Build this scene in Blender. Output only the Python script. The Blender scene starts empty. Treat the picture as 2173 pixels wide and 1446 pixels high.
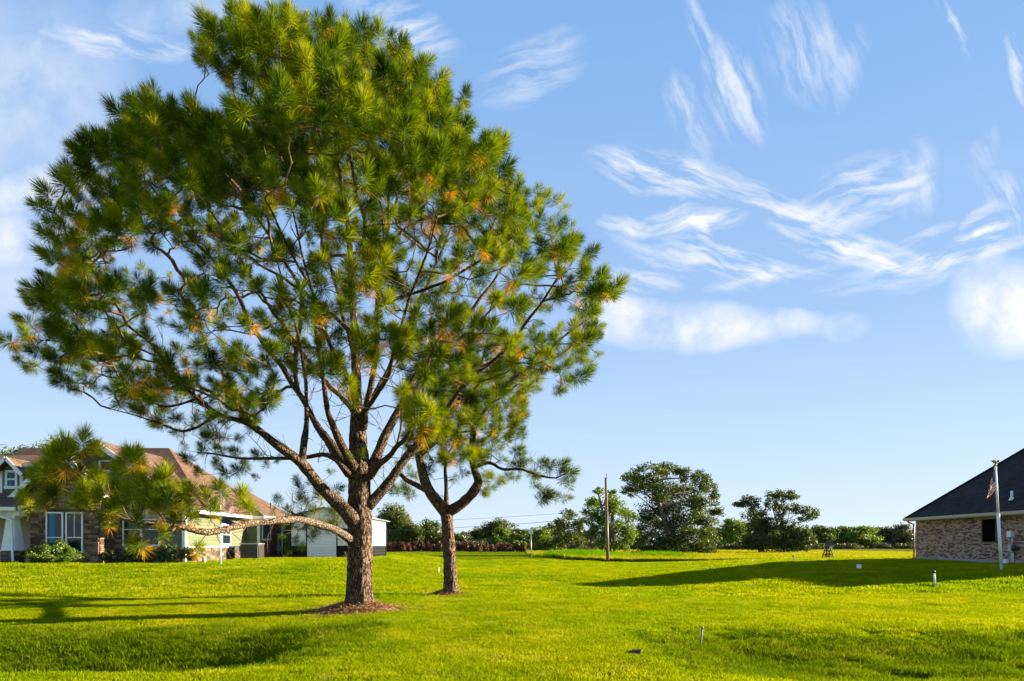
import bpy, math, random
import numpy as np
from mathutils import Vector, Matrix, noise as mnoise

# ------------------------------------------------------------------ camera, sky, sun, exposure
SC = bpy.context.scene
COL = SC.collection
EYE = 1.55
FPX, CX, HY = 1450.0, 1086.5, 1157.0          # focal length and horizon, in photograph pixels
SUN_AZ, SUN_EL = 14.0, 16.6                   # degrees beyond +X towards +Y, and above the horizon

cam_d = bpy.data.cameras.new('camera')
cam_d.sensor_width = 36.0
cam_d.lens = FPX / 2173 * 36.0
cam_d.shift_y = (HY - 723.0) / 2173
cam_d.clip_start = 0.1
cam_d.clip_end = 8000
cam = bpy.data.objects.new('camera', cam_d)
cam.location = (0, 0, EYE)
cam.rotation_euler = (math.radians(90), 0, 0)
COL.objects.link(cam)
SC.camera = cam

SC.render.engine = 'CYCLES'
SC.cycles.max_bounces = 5
SC.cycles.diffuse_bounces = 2
SC.cycles.glossy_bounces = 2
SC.cycles.transmission_bounces = 6
SC.cycles.transparent_max_bounces = 6
SC.cycles.use_denoising = True
SC.cycles.use_adaptive_sampling = True
SC.cycles.adaptive_threshold = 0.025
SC.view_settings.view_transform = 'Standard'
SC.view_settings.look = 'None'
SC.view_settings.gamma = 1.0
SC.view_settings.use_curve_mapping = False
SC.view_settings.exposure = 2.15

az, el = math.radians(SUN_AZ), math.radians(SUN_EL)
TO_SUN = Vector((math.cos(el) * math.cos(az), math.cos(el) * math.sin(az), math.sin(el)))
sun_d = bpy.data.lights.new('sun', 'SUN')
sun_d.energy = 5.0
sun_d.angle = math.radians(0.5)
sun_d.color = (1.0, 0.86, 0.62)
sun = bpy.data.objects.new('sun', sun_d)
sun.rotation_euler = TO_SUN.to_track_quat('Z', 'Y').to_euler()
sun.location = (60, 30, 40)
COL.objects.link(sun)


class NT:
    """tiny helper round a node tree"""
    def __init__(self, tree):
        self.t = tree
        tree.nodes.clear()

    def n(self, kind, **kw):
        nd = self.t.nodes.new(kind)
        for k, v in kw.items():
            if k.startswith('i_'):
                key = k[2:]
                key = int(key) if key.isdigit() else key
                self.put(nd.inputs[key], v)
            else:
                setattr(nd, k, v)
        return nd

    def put(self, sock, v):
        if isinstance(v, bpy.types.NodeSocket):
            self.t.links.new(v, sock)
        else:
            sock.default_value = v

    def math(self, op, a, b=None, c=None, clamp=False):
        nd = self.t.nodes.new('ShaderNodeMath')
        nd.operation = op
        nd.use_clamp = clamp
        for i, v in enumerate((a, b, c)):
            if v is not None:
                self.put(nd.inputs[i], v)
        return nd.outputs[0]

    def vmath(self, op, a, b=None, s=None):
        nd = self.t.nodes.new('ShaderNodeVectorMath')
        nd.operation = op
        self.put(nd.inputs[0], a)
        if b is not None:
            self.put(nd.inputs[1], b)
        if s is not None:
            self.put(nd.inputs['Scale'], s)
        return nd.outputs['Value' if op in ('LENGTH', 'DOT_PRODUCT', 'DISTANCE') else 'Vector']

    def mix(self, f, a, b, blend='MIX'):
        nd = self.t.nodes.new('ShaderNodeMix')
        nd.data_type = 'RGBA'
        nd.blend_type = blend
        self.put(nd.inputs[0], f)
        self.put(nd.inputs[6], a if isinstance(a, bpy.types.NodeSocket) else (*a, 1))
        self.put(nd.inputs[7], b if isinstance(b, bpy.types.NodeSocket) else (*b, 1))
        return nd.outputs[2]

    def noise(self, vec, scale, detail=3, rough=0.55, dist=0.0):
        nd = self.t.nodes.new('ShaderNodeTexNoise')
        if vec is not None:
            self.put(nd.inputs['Vector'], vec)
        nd.inputs['Scale'].default_value = scale
        nd.inputs['Detail'].default_value = detail
        nd.inputs['Roughness'].default_value = rough
        nd.inputs['Distortion'].default_value = dist
        return nd

    def ramp(self, f, stops):
        nd = self.t.nodes.new('ShaderNodeValToRGB')
        cr = nd.color_ramp
        while len(cr.elements) < len(stops):
            cr.elements.new(0.5)
        for e, (p, c) in zip(cr.elements, stops):
            e.position = p
            e.color = (*c, 1)
        self.put(nd.inputs[0], f)
        return nd.outputs[0]

    def maprange(self, v, a, b, c=0.0, d=1.0, smooth=False):
        nd = self.t.nodes.new('ShaderNodeMapRange')
        if smooth:
            nd.interpolation_type = 'SMOOTHSTEP'
        for i, x in enumerate((v, a, b, c, d)):
            self.put(nd.inputs[i], x)
        return nd.outputs[0]


# ---- world: Nishita sky with cirrus fixed in sky directions
world = bpy.data.worlds.new('World')
SC.world = world
world.use_nodes = True
world.cycles.sampling_method = 'MANUAL'
world.cycles.sample_map_resolution = 256
w = NT(world.node_tree)
sky = w.n('ShaderNodeTexSky', sky_type='NISHITA', sun_disc=False)
sky.sun_elevation = el
sky.sun_rotation = math.radians(90 - SUN_AZ)
sky.altitude = 0
sky.air_density = 1.0
sky.dust_density = 0.1
sky.ozone_density = 3.0
tc = w.n('ShaderNodeTexCoord')
sep = w.n('ShaderNodeSeparateXYZ', i_0=tc.outputs['Generated'])
front = w.maprange(sep.outputs[1], 0.15, 0.35, smooth=True)
yy = w.math('MAXIMUM', sep.outputs[1], 0.12)
U = w.math('DIVIDE', sep.outputs[0], yy)
V = w.math('DIVIDE', sep.outputs[2], yy)
uv = w.n('ShaderNodeCombineXYZ', i_0=U, i_1=V).outputs[0]
wn = w.noise(uv, 7.0, 4, 0.6)
warp = w.vmath('SCALE', w.vmath('SUBTRACT', wn.outputs['Color'], (0.5, 0.5, 0.5)), s=0.045)
uvw = w.vmath('ADD', uv, warp)


def streak(angle, sx, sy, detail, scale):
    mp = w.n('ShaderNodeMapping', vector_type='POINT')
    w.put(mp.inputs['Vector'], uvw)
    mp.inputs['Rotation'].default_value = (0, 0, math.radians(angle))
    m2 = w.n('ShaderNodeMapping', vector_type='POINT')
    w.put(m2.inputs['Vector'], mp.outputs[0])
    m2.inputs['Scale'].default_value = (sx, sy, 1)
    return w.noise(m2.outputs[0], scale, detail, 0.60, 0.15).outputs['Fac']


# clouds: photograph position, half length, half width, tilt (degrees, down to the right), strength
CLOUDS = {
    'down': (streak(17, 1.0, 5.0, 5, 9), [
        (1415, 365, 150, 42, 10, 1.1), (1535, 555, 120, 28, 17, 1.2), (1600, 565, 140, 16, 8, .9), (1345, 588, 90, 22, 8, 1.0),
        (1440, 560, 140, 20, 25, .6), (1650, 430, 180, 28, 22, .8), (1790, 520, 150, 34, 15, 1.1),
        (1330, 478, 55, 18, 8, 1.0), (230, 90, 120, 34, 12, .75), (330, 112, 80, 28, 8, .75), (1480, 480, 60, 14, 60, .9)]),
    'up': (streak(-16, 1.0, 5.0, 5, 9), [
        (1465, 468, 95, 28, -8, 1.0), (1835, 410, 130, 60, -22, .85), (2000, 548, 170, 22, -12, 1.1),
        (2085, 500, 65, 42, -55, 1.2), (1130, 150, 110, 60, -30, .5), (1650, 590, 130, 18, -10, .6), (1900, 600, 150, 20, -8, .45),
        (850, 50, 120, 50, 30, .7), (1900, 535, 120, 14, -25, .6)]),
    'steep': (streak(68, 1.0, 4.5, 5, 9), [
        (1558, 190, 110, 52, 72, .75), (1490, 60, 110, 18, 66, .55), (1715, 110, 110, 75, 60, .55), (2020, 45, 80, 14, 66, .7),
        (2162, 150, 70, 20, 80, .9), (2155, 450, 80, 36, 55, .95), (1460, 245, 90, 34, 70, .55), (1790, 150, 90, 40, 110, .45),
        (1950, 380, 80, 40, 95, .4), (2085, 340, 60, 25, 110, .35)]),
    'soft': (w.noise(uvw, 11, 5, 0.58).outputs['Fac'], [
        (1440, 690, 190, 46, 2, 1.15), (1620, 695, 140, 28, 0, .9), (1350, 655, 90, 30, 5, 1.0), (1790, 700, 50, 26, -5, .7),
        (2140, 655, 110, 85, 0, 1.25), (2105, 585, 32, 50, 10, .8), (110, 395, 140, 55, -12, .95), (195, 300, 52, 30, -10, 1.0),
        (70, 500, 170, 60, 0, .85), (50, 190, 200, 190, 0, .42), (400, 30, 150, 50, 0, .5), (40, 610, 160, 60, 0, .4)]),
}
dens = None
for key, (nz, items) in CLOUDS.items():
    m = None
    for (px, py, a, b, ang, st) in items:
        ca, sa = math.cos(math.radians(-ang)), math.sin(math.radians(-ang))
        q = w.vmath('SUBTRACT', uvw, ((px - CX) / FPX, (HY - py) / FPX, 0))
        qa = w.vmath('DOT_PRODUCT', q, (ca * FPX / a, sa * FPX / a, 0))
        qb = w.vmath('DOT_PRODUCT', q, (-sa * FPX / b, ca * FPX / b, 0))
        ln = w.math('MULTIPLY_ADD', qa, qa, w.math('MULTIPLY', qb, qb))
        v = w.math('MULTIPLY', w.math('MULTIPLY_ADD', ln, -0.6, 1.0, clamp=True), st * 0.9)
        m = v if m is None else w.math('MAXIMUM', m, v)
    if key == 'soft':
        d = w.math('MULTIPLY', m, w.maprange(nz, 0.32, 0.60, 0.22, 1.3))
    else:
        d = w.math('MULTIPLY', m, w.maprange(nz, 0.42, 0.64, 0.0, 1.3))
    dens = d if dens is None else w.math('ADD', dens, d)
dens = w.math('MULTIPLY', dens, front)
# the same thin cirrus over the rest of the sky
zz = w.math('MAXIMUM', sep.outputs[2], 0.06)
pl = w.n('ShaderNodeCombineXYZ', i_0=w.math('DIVIDE', sep.outputs[0], zz), i_1=w.math('DIVIDE', sep.outputs[1], zz)).outputs[0]
mp = w.n('ShaderNodeMapping')
w.put(mp.inputs['Vector'], pl)
mp.inputs['Scale'].default_value = (0.35, 1.1, 1)
thin = w.maprange(w.noise(mp.outputs[0], 1.4, 4, 0.6, 0.6).outputs['Fac'], 0.5, 0.8, 0, 0.4)
back = w.math('SUBTRACT', 1.0, w.math('MULTIPLY', front, 0.8))
dens = w.math('ADD', dens, w.math('MULTIPLY', thin, back))
dens = w.math('MULTIPLY', dens, 0.80, clamp=True)
# a clear-air blue that pales evenly towards the horizon, all round, laid over the Nishita sky
elev = w.math('MAXIMUM', sep.outputs[2], 0.0)
clear = w.ramp(elev, [(0.0, (3.35, 3.95, 4.75)), (0.14, (2.62, 3.48, 4.55)), (0.30, (1.84, 2.78, 4.32)), (0.62, (1.12, 2.18, 4.0)), (1.0, (0.78, 1.70, 3.55))])
skycol = w.mix(0.90, sky.outputs[0], clear)
skycol = w.mix(dens, skycol, (4.7, 4.75, 4.85))
bg = w.n('ShaderNodeBackground', i_Color=skycol, i_Strength=0.050)
w.n('ShaderNodeOutputWorld', i_Surface=bg.outputs[0])

# ------------------------------------------------------------------ helpers
R = np.random.default_rng(7)
random.seed(7)


def W(px, py, D):
    return Vector(((px - CX) / FPX * D, D, EYE + (HY - py) / FPX * D))


def S(x, a, b):
    t = np.clip((np.asarray(x, float) - a) / (b - a), 0, 1)
    return t * t * (3 - 2 * t)


def vnoise(x, y, seed=0):
    """smooth value noise, vectorised"""
    xi, yi = np.floor(x).astype(np.int64), np.floor(y).astype(np.int64)
    fx, fy = x - xi, y - yi
    fx, fy = fx * fx * (3 - 2 * fx), fy * fy * (3 - 2 * fy)

    def hsh(a, b):
        n = (a * 374761393 + b * 668265263 + seed * 1442695) & 0x7fffffff
        n = ((n ^ (n >> 13)) * 1274126177) & 0x7fffffff
        return ((n ^ (n >> 16)) & 0xffff) / 65535.0
    v = (hsh(xi, yi) * (1 - fx) + hsh(xi + 1, yi) * fx) * (1 - fy) + (hsh(xi, yi + 1) * (1 - fx) + hsh(xi + 1, yi + 1) * fx) * fy
    return v - 0.5


def ground(x, y):
    x, y = np.asarray(x, float), np.asarray(y, float)
    z = 0.66 * S(y, 19, 34) * (1 - S(x, -10.0, -3.0)) * (1 - S(y, 62, 85))
    z = z + 0.60 * S(x, 5, 20) * S(y, 13, 30) * (1 - S(y, 46, 60))
    dl = S(y, 8.0, 9.9) * (0.78 * (1 - S(y, 10.3, 13.8)) + 0.22 * (1 - S(y, 13, 18))) * (1 - S(x, -5.4, -2.4))
    z = z - 0.86 * dl
    dr = S(y, 7.0, 9.8) * (1 - S(y, 10.0, 13.4)) * S(x, 1.6, 4.0)
    z = z - 0.38 * dr
    z = z + 0.10 * vnoise(x / 6.0, y / 6.0, 1) * S(y, 4, 20) + 0.035 * vnoise(x / 1.3, y / 1.3, 2) * (1 - S(y, 60, 120))
    z = z + 0.16 * dr * vnoise(x / 0.55, y / 0.4, 3)
    z = z - 0.22 * np.exp(-(((x - 2.5) / 7.0) ** 2 + ((y - 29) / 6.0) ** 2))
    z = z + 0.22 * np.exp(-(((x - 1.0) / 5.0) ** 2 + ((y - 60) / 7.0) ** 2))
    z = z - 0.30 * np.exp(-((y - 74) / 4.0) ** 2) * (1 - S(x, -2, 4)) * S(x, -14, -8)
    return z


def gz(x, y):
    return float(ground(x, y))


def mesh_np(name, V, F, mat=None, tone=None, smooth=False, mats=None, fmat=None):
    V = np.asarray(V, np.float32)
    F = np.asarray(F, np.int32)
    me = bpy.data.meshes.new(name)
    me.vertices.add(len(V))
    me.vertices.foreach_set('co', V.ravel())
    k = F.shape[1]
    me.loops.add(F.size)
    me.loops.foreach_set('vertex_index', F.ravel())
    me.polygons.add(len(F))
    me.polygons.foreach_set('loop_start', np.arange(len(F), dtype=np.int32) * k)
    me.polygons.foreach_set('loop_total', np.full(len(F), k, np.int32))
    if smooth:
        me.polygons.foreach_set('use_smooth', np.ones(len(F), bool))
    me.update(calc_edges=True)
    if tone is not None:
        at = me.attributes.new('tone', 'FLOAT', 'FACE')
        at.data.foreach_set('value', np.asarray(tone, np.float32))
    for m in (mats or ([mat] if mat else [])):
        me.materials.append(m)
    if fmat is not None:
        me.polygons.foreach_set('material_index', np.asarray(fmat, np.int32))
    return me


class MB:
    """collects boxes, tubes and polygons into one mesh"""
    def __init__(self):
        self.v, self.f, self.t, self.s = [], [], [], []

    def add(self, vs, fs, tone=0.5, smooth=False):
        o = len(self.v)
        self.v += [tuple(p) for p in vs]
        for f in fs:
            self.f.append(tuple(i + o for i in f))
            self.t.append(tone)
            self.s.append(smooth)
        return self

    def box(self, a, b, tone=0.5):
        (x0, y0, z0), (x1, y1, z1) = a, b
        vs = [(x0, y0, z0), (x1, y0, z0), (x1, y1, z0), (x0, y1, z0), (x0, y0, z1), (x1, y0, z1), (x1, y1, z1), (x0, y1, z1)]
        return self.add(vs, [(0, 3, 2, 1), (4, 5, 6, 7), (0, 1, 5, 4), (1, 2, 6, 5), (2, 3, 7, 6), (3, 0, 4, 7)], tone)

    def hexa(self, vs, tone=0.5):
        return self.add(vs, [(0, 3, 2, 1), (4, 5, 6, 7), (0, 1, 5, 4), (1, 2, 6, 5), (2, 3, 7, 6), (3, 0, 4, 7)], tone)

    def bar(self, p, q, wd, hg=None, up=(0, 0, 1), tone=0.5):
        """square bar from p to q"""
        hg = hg or wd
        p, q = Vector(p), Vector(q)
        d = (q - p).normalized()
        u = Vector(up)
        if abs(d.dot(u)) > 0.95:
            u = Vector((0, 1, 0))
        s = d.cross(u).normalized() * wd / 2
        t = s.cross(d).normalized() * hg / 2
        return self.hexa([p - s - t, p + s - t, q + s - t, q - s - t, p - s + t, p + s + t, q + s + t, q - s + t], tone)

    def slab(self, pts, th, tone=0.5):
        """polygon pts thickened by th along minus its normal"""
        pts = [Vector(p) for p in pts]
        n = (pts[1] - pts[0]).cross(pts[2] - pts[0]).normalized() * th
        k = len(pts)
        vs = pts + [p - n for p in pts]
        fs = [tuple(range(k)), tuple(range(2 * k - 1, k - 1, -1))]
        fs += [(i, i + k, (i + 1) % k + k, (i + 1) % k) for i in range(k)]
        return self.add(vs, fs, tone)

    def tube(self, pts, rad, sides=8, tone=0.5, jit=0.0, cap=True):
        pts = [Vector(p) for p in pts]
        n = len(pts)
        if not hasattr(rad, '__len__'):
            rad = [rad] * n
        vs, fs = [], []
        d0 = (pts[1] - pts[0]).normalized()
        u = d0.orthogonal().normalized()
        for i, p in enumerate(pts):
            d = (pts[min(i + 1, n - 1)] - pts[max(i - 1, 0)]).normalized()
            u = (u - d * u.dot(d)).normalized()
            v = d.cross(u)
            for k in range(sides):
                a = 2 * math.pi * k / sides
                r = rad[i] * (1 + (random.uniform(-jit, jit) if jit else 0))
                vs.append(p + (u * math.cos(a) + v * math.sin(a)) * r)
        for i in range(n - 1):
            for k in range(sides):
                k2 = (k + 1) % sides
                fs.append((i * sides + k, i * sides + k2, (i + 1) * sides + k2, (i + 1) * sides + k))
        self.add(vs, fs, tone, True)
        if cap:
            o = len(self.v) - len(vs)
            self.f.append(tuple(o + k for k in range(sides - 1, -1, -1)))
            self.f.append(tuple(o + (n - 1) * sides + k for k in range(sides)))
            self.t += [tone, tone]
            self.s += [False, False]
        return self

    def lathe(self, c, prof, sides=16, tone=0.5):
        c = Vector(c)
        return self.tube([c + Vector((0, 0, z)) for r, z in prof], [max(r, 1e-4) for r, z in prof], sides, tone)

    def mesh(self, name, mat):
        me = bpy.data.meshes.new(name)
        me.from_pydata(self.v, [], self.f)
        at = me.attributes.new('tone', 'FLOAT', 'FACE')
        at.data.foreach_set('value', np.asarray(self.t, np.float32))
        me.polygons.foreach_set('use_smooth', np.asarray(self.s, bool))
        me.materials.append(mat)
        me.update()
        return me

    def build(self, name, mat, parent=None, **kw):
        return link(name, self.mesh(name, mat), parent, **kw)


def world_of(o):
    """world translation of an unrotated parent chain built by thing()/link()"""
    return o.get('_base', None)


BASE = {}


def link(name, data, parent=None, matrix=None, kind=None, label=None):
    o = bpy.data.objects.new(name, data)
    COL.objects.link(o)
    if matrix is not None:
        o.matrix_basis = matrix
    if parent is not None:
        o.parent = parent
        o.matrix_parent_inverse = BASE.get(parent.name, Matrix.Identity(4))
        BASE[o.name] = (o.matrix_basis.inverted() if matrix is not None else Matrix.Identity(4))
    if kind:
        o['kind'] = kind
    if label:
        o['label'] = label
    return o


def tag(o, label, cat, group=None, kind=None):
    o['label'] = label
    o['category'] = cat
    if group:
        o['group'] = group
    if kind:
        o['kind'] = kind
    return o


def thing(name, loc, label, cat, group=None):
    o = bpy.data.objects.new(name, None)
    COL.objects.link(o)
    o.location = loc
    o.empty_display_size = 0.2
    BASE[o.name] = Matrix.Translation(Vector(loc)).inverted()
    return tag(o, label, cat, group)


# ------------------------------------------------------------------ materials
def new_mat(name):
    m = bpy.data.materials.new(name)
    m.use_nodes = True
    return m, NT(m.node_tree)


def plain(name, col, rough=0.6, var=0.15, scale=6.0, bump=0.0, bscale=40.0, metal=0.0, spec=0.3, stretch=(1, 1, 1)):
    m, t = new_mat(name)
    co = t.n('ShaderNodeTexCoord').outputs['Object']
    mp = t.n('ShaderNodeMapping', i_Vector=co, i_Scale=stretch).outputs[0]
    nz = t.noise(mp, scale, 5, 0.6)
    f = t.maprange(nz.outputs['Fac'], 0.3, 0.7, 1 - var, 1 + var)
    c = t.mix(1.0, col, t.n('ShaderNodeCombineColor', i_0=f, i_1=f, i_2=f).outputs[0], 'MULTIPLY')
    b = t.n('ShaderNodeBsdfPrincipled', i_Roughness=rough, i_Metallic=metal)
    b.inputs['Specular IOR Level'].default_value = spec
    t.put(b.inputs['Base Color'], c)
    if bump:
        bn = t.n('ShaderNodeBump', i_Strength=bump, i_Distance=0.02, i_Height=t.noise(mp, bscale, 4, 0.6).outputs['Fac'])
        t.put(b.inputs['Normal'], bn.outputs[0])
    t.n('ShaderNodeOutputMaterial', i_Surface=b.outputs[0])
    return m


def toned(name, stops, rough=0.8, var=0.2, scale=8.0, bump=0.3, bscale=30.0):
    """colour from each face's tone value, with grain"""
    m, t = new_mat(name)
    a = t.n('ShaderNodeAttribute', attribute_name='tone')
    c = t.ramp(a.outputs['Fac'], stops)
    co = t.n('ShaderNodeNewGeometry').outputs['Position']
    nz = t.noise(co, scale, 5, 0.6)
    f = t.maprange(nz.outputs['Fac'], 0.3, 0.7, 1 - var, 1 + var)
    c = t.mix(1.0, c, t.n('ShaderNodeCombineColor', i_0=f, i_1=f, i_2=f).outputs[0], 'MULTIPLY')
    b = t.n('ShaderNodeBsdfPrincipled', i_Roughness=rough)
    b.inputs['Specular IOR Level'].default_value = 0.2
    t.put(b.inputs['Base Color'], c)
    if bump:
        bn = t.n('ShaderNodeBump', i_Strength=bump, i_Distance=0.01, i_Height=t.noise(co, bscale, 4, 0.6).outputs['Fac'])
        t.put(b.inputs['Normal'], bn.outputs[0])
    t.n('ShaderNodeOutputMaterial', i_Surface=b.outputs[0])
    return m


def leafy(name, stops, trans=0.4, tcol=(1.3, 1.25, 0.6), gloss=0.05, rough=0.45, pos_scale=None, use_object=False, pos_mix=0.5, patch=False):
    """leaf or blade: diffuse + translucent, tone per face (or per instance)"""
    m, t = new_mat(name)
    if use_object:
        f = t.n('ShaderNodeObjectInfo').outputs['Random']
        a = t.n('ShaderNodeAttribute', attribute_name='tone').outputs['Fac']
        f = t.math('ADD', t.math('MULTIPLY', f, 0.45), t.math('MULTIPLY', a, 0.55))
    else:
        f = t.n('ShaderNodeAttribute', attribute_name='tone').outputs['Fac']
    if pos_scale:
        p = t.n('ShaderNodeNewGeometry').outputs['Position']
        nz = t.noise(p, pos_scale, 3, 0.6).outputs['Fac']
        f = t.math('ADD', t.math('MULTIPLY', f, 1 - pos_mix), t.math('MULTIPLY', t.maprange(nz, 0.3, 0.7), pos_mix))
    c = t.ramp(f, stops)
    if patch:
        pp_ = t.n('ShaderNodeNewGeometry').outputs['Position']
        n1 = t.noise(pp_, 0.16, 4, 0.6).outputs['Fac']
        n2 = t.noise(pp_, 1.7, 3, 0.65).outputs['Fac']
        c = t.mix(t.maprange(n1, 0.42, 0.66, 0.0, 0.55), c, t.mix(1.0, c, (1.45, 1.12, 1.0), 'MULTIPLY'))
        c = t.mix(t.maprange(n1, 0.48, 0.30, 0.0, 0.6), c, t.mix(1.0, c, (0.62, 0.85, 1.0), 'MULTIPLY'))
        c = t.mix(t.maprange(n2, 0.60, 0.74, 0.0, 0.75), c, (0.33, 0.27, 0.06))
    tr = t.mix(1.0, c, tcol, 'MULTIPLY')
    d = t.n('ShaderNodeBsdfDiffuse', i_Color=c)
    tl = t.n('ShaderNodeBsdfTranslucent', i_Color=tr)
    mx = t.n('ShaderNodeMixShader', i_0=trans, i_1=d.outputs[0], i_2=tl.outputs[0])
    g = t.n('ShaderNodeBsdfGlossy', i_Roughness=rough, i_Color=(0.9, 0.95, 1.0, 1))
    m2 = t.n('ShaderNodeMixShader', i_0=gloss, i_1=mx.outputs[0], i_2=g.outputs[0])
    t.n('ShaderNodeOutputMaterial', i_Surface=m2.outputs[0])
    return m


def bark_mat(name, c0, c1, c2, vs=(12, 12, 2.0), bump=1.0):
    m, t = new_mat(name)
    co = t.n('ShaderNodeNewGeometry').outputs['Position']
    wz = t.noise(co, 4, 3, 0.6)
    p = t.vmath('ADD', co, t.vmath('SCALE', wz.outputs['Color'], s=0.12))
    mp = t.n('ShaderNodeMapping', i_Vector=p, i_Scale=vs).outputs[0]
    vo = t.n('ShaderNodeTexVoronoi', feature='DISTANCE_TO_EDGE', i_Vector=mp, i_Scale=2.2)
    crack = t.maprange(vo.outputs['Distance'], 0.0, 0.22, smooth=True)
    vc = t.n('ShaderNodeTexVoronoi', feature='F1', i_Vector=mp, i_Scale=2.2)
    nz = t.noise(co, 28, 5, 0.65).outputs['Fac']
    base = t.mix(vc.outputs['Color'], c1, c2)
    base = t.mix(t.maprange(nz, 0.35, 0.7), base, c1)
    c = t.mix(crack, c0, base)
    b = t.n('ShaderNodeBsdfPrincipled', i_Roughness=0.9)
    b.inputs['Specular IOR Level'].default_value = 0.15
    t.put(b.inputs['Base Color'], c)
    h = t.math('ADD', crack, t.math('MULTIPLY', nz, 0.5))
    bn = t.n('ShaderNodeBump', i_Strength=bump, i_Distance=0.03, i_Height=h)
    t.put(b.inputs['Normal'], bn.outputs[0])
    t.n('ShaderNodeOutputMaterial', i_Surface=b.outputs[0])
    return m


def lawn_mat():
    m, t = new_mat('lawn')
    p = t.n('ShaderNodeNewGeometry').outputs['Position']
    sp = t.n('ShaderNodeSeparateXYZ', i_0=p)
    fine = t.noise(t.n('ShaderNodeMapping', i_Vector=p, i_Scale=(1.0, 0.35, 1)).outputs[0], 14, 5, 0.7).outputs['Fac']
    mid = t.noise(t.n('ShaderNodeMapping', i_Vector=p, i_Scale=(0.5, 0.9, 1)).outputs[0], 0.9, 4, 0.6).outputs['Fac']
    big = t.noise(p, 0.11, 3, 0.5).outputs['Fac']
    f = t.math('ADD', t.math('MULTIPLY', fine, 0.55), t.math('ADD', t.math('MULTIPLY', mid, 0.3), t.math('MULTIPLY', big, 0.3)))
    c = t.ramp(f, [(0.36, (0.065, 0.115, 0.002)), (0.55, (0.160, 0.220, 0.003)), (0.75, (0.25, 0.285, 0.006))])
    # the rough meadow further off is yellower and drier
    dry = t.math('MULTIPLY', t.maprange(sp.outputs[1], 70, 170, smooth=True), t.maprange(sp.outputs[0], 6, 30, smooth=True))
    c = t.mix(t.math('MULTIPLY', dry, 0.85), c, t.ramp(mid, [(0.3, (0.22, 0.21, 0.025)), (0.7, (0.36, 0.29, 0.07))]))
    b = t.n('ShaderNodeBsdfDiffuse', i_Color=c, i_Roughness=0.8)
    h = t.noise(p, 22, 4, 0.7).outputs['Fac']
    bn = t.n('ShaderNodeBump', i_Strength=1.0, i_Distance=0.10, i_Height=h)
    t.put(b.inputs['Normal'], bn.outputs[0])
    t.n('ShaderNodeOutputMaterial', i_Surface=b.outputs[0])
    return m


M = {}
M['lawn'] = lawn_mat()
M['grass'] = leafy('grass_blade', [(0.0, (0.055, 0.115, 0.002)), (0.35, (0.150, 0.220, 0.002)), (0.65, (0.245, 0.290, 0.004)), (1.0, (0.42, 0.37, 0.04))],
                   trans=0.45, tcol=(1.2, 1.2, 0.5), gloss=0.0, rough=0.5, pos_scale=0.7, use_object=True, pos_mix=0.45, patch=True)
M['ditch_grass'] = leafy('ditch_grass_blade', [(0.0, (0.034, 0.075, 0.002)), (0.4, (0.088, 0.145, 0.003)), (0.7, (0.16, 0.20, 0.006)), (1.0, (0.28, 0.24, 0.05))],
                         trans=0.4, tcol=(1.2, 1.2, 0.5), gloss=0.0, rough=0.5, pos_scale=1.1, use_object=True, pos_mix=0.4)
M['tall_grass'] = leafy('tall_grass_blade', [(0.0, (0.10, 0.14, 0.003)), (0.5, (0.27, 0.26, 0.008)), (1.0, (0.44, 0.36, 0.05))],
                        trans=0.45, tcol=(1.2, 1.25, 0.5), gloss=0.0, pos_scale=0.15, use_object=True, pos_mix=0.5)
M['lush_grass'] = leafy('lush_grass_blade', [(0.0, (0.05, 0.13, 0.003)), (0.5, (0.11, 0.23, 0.004)), (1.0, (0.20, 0.30, 0.01))],
                        trans=0.45, tcol=(1.2, 1.25, 0.5), gloss=0.0, pos_scale=0.2, use_object=True, pos_mix=0.5)
M['verge_shade_grass'] = leafy('verge_shade_grass_blade', [(0.0, (0.015, 0.035, 0.002)), (0.5, (0.035, 0.065, 0.003)), (1.0, (0.08, 0.11, 0.006))], trans=0.2, gloss=0.0, use_object=True)  # very dark blades paint the shaded side of the meadow's front edge
M['needle'] = leafy('pine_needle', [(0.0, (0.014, 0.038, 0.003)), (0.35, (0.060, 0.115, 0.003)), (0.62, (0.190, 0.255, 0.004)), (0.78, (0.31, 0.31, 0.008)),
                                    (0.84, (0.50, 0.26, 0.010)), (1.0, (0.60, 0.31, 0.015))],
                    trans=0.34, tcol=(1.45, 1.3, 0.5), gloss=0.004, rough=0.5)
M['straw'] = toned('pine_straw', [(0.0, (0.16, 0.07, 0.03)), (0.5, (0.32, 0.16, 0.07)), (1.0, (0.42, 0.27, 0.12))], var=0.3)
M['bark'] = bark_mat('pine_bark', (0.024, 0.015, 0.010), (0.155, 0.100, 0.068), (0.30, 0.205, 0.14))
M['bark2'] = bark_mat('pine_bark_reddish', (0.035, 0.022, 0.016), (0.20, 0.125, 0.085), (0.33, 0.21, 0.145))
M['limb_bark'] = bark_mat('limb_bark', (0.022, 0.014, 0.009), (0.105, 0.066, 0.044), (0.23, 0.155, 0.105), vs=(9, 9, 6), bump=0.8)
M['pale_bark'] = bark_mat('pale_limb_bark', (0.05, 0.034, 0.024), (0.20, 0.14, 0.10), (0.36, 0.27, 0.195), vs=(9, 9, 6), bump=0.8)
M['twig'] = plain('twig', (0.13, 0.080, 0.050), 0.85, 0.35, 9)
M['oak_bark'] = plain('oak_bark', (0.13, 0.10, 0.075), 0.9, 0.3, 5)
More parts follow.
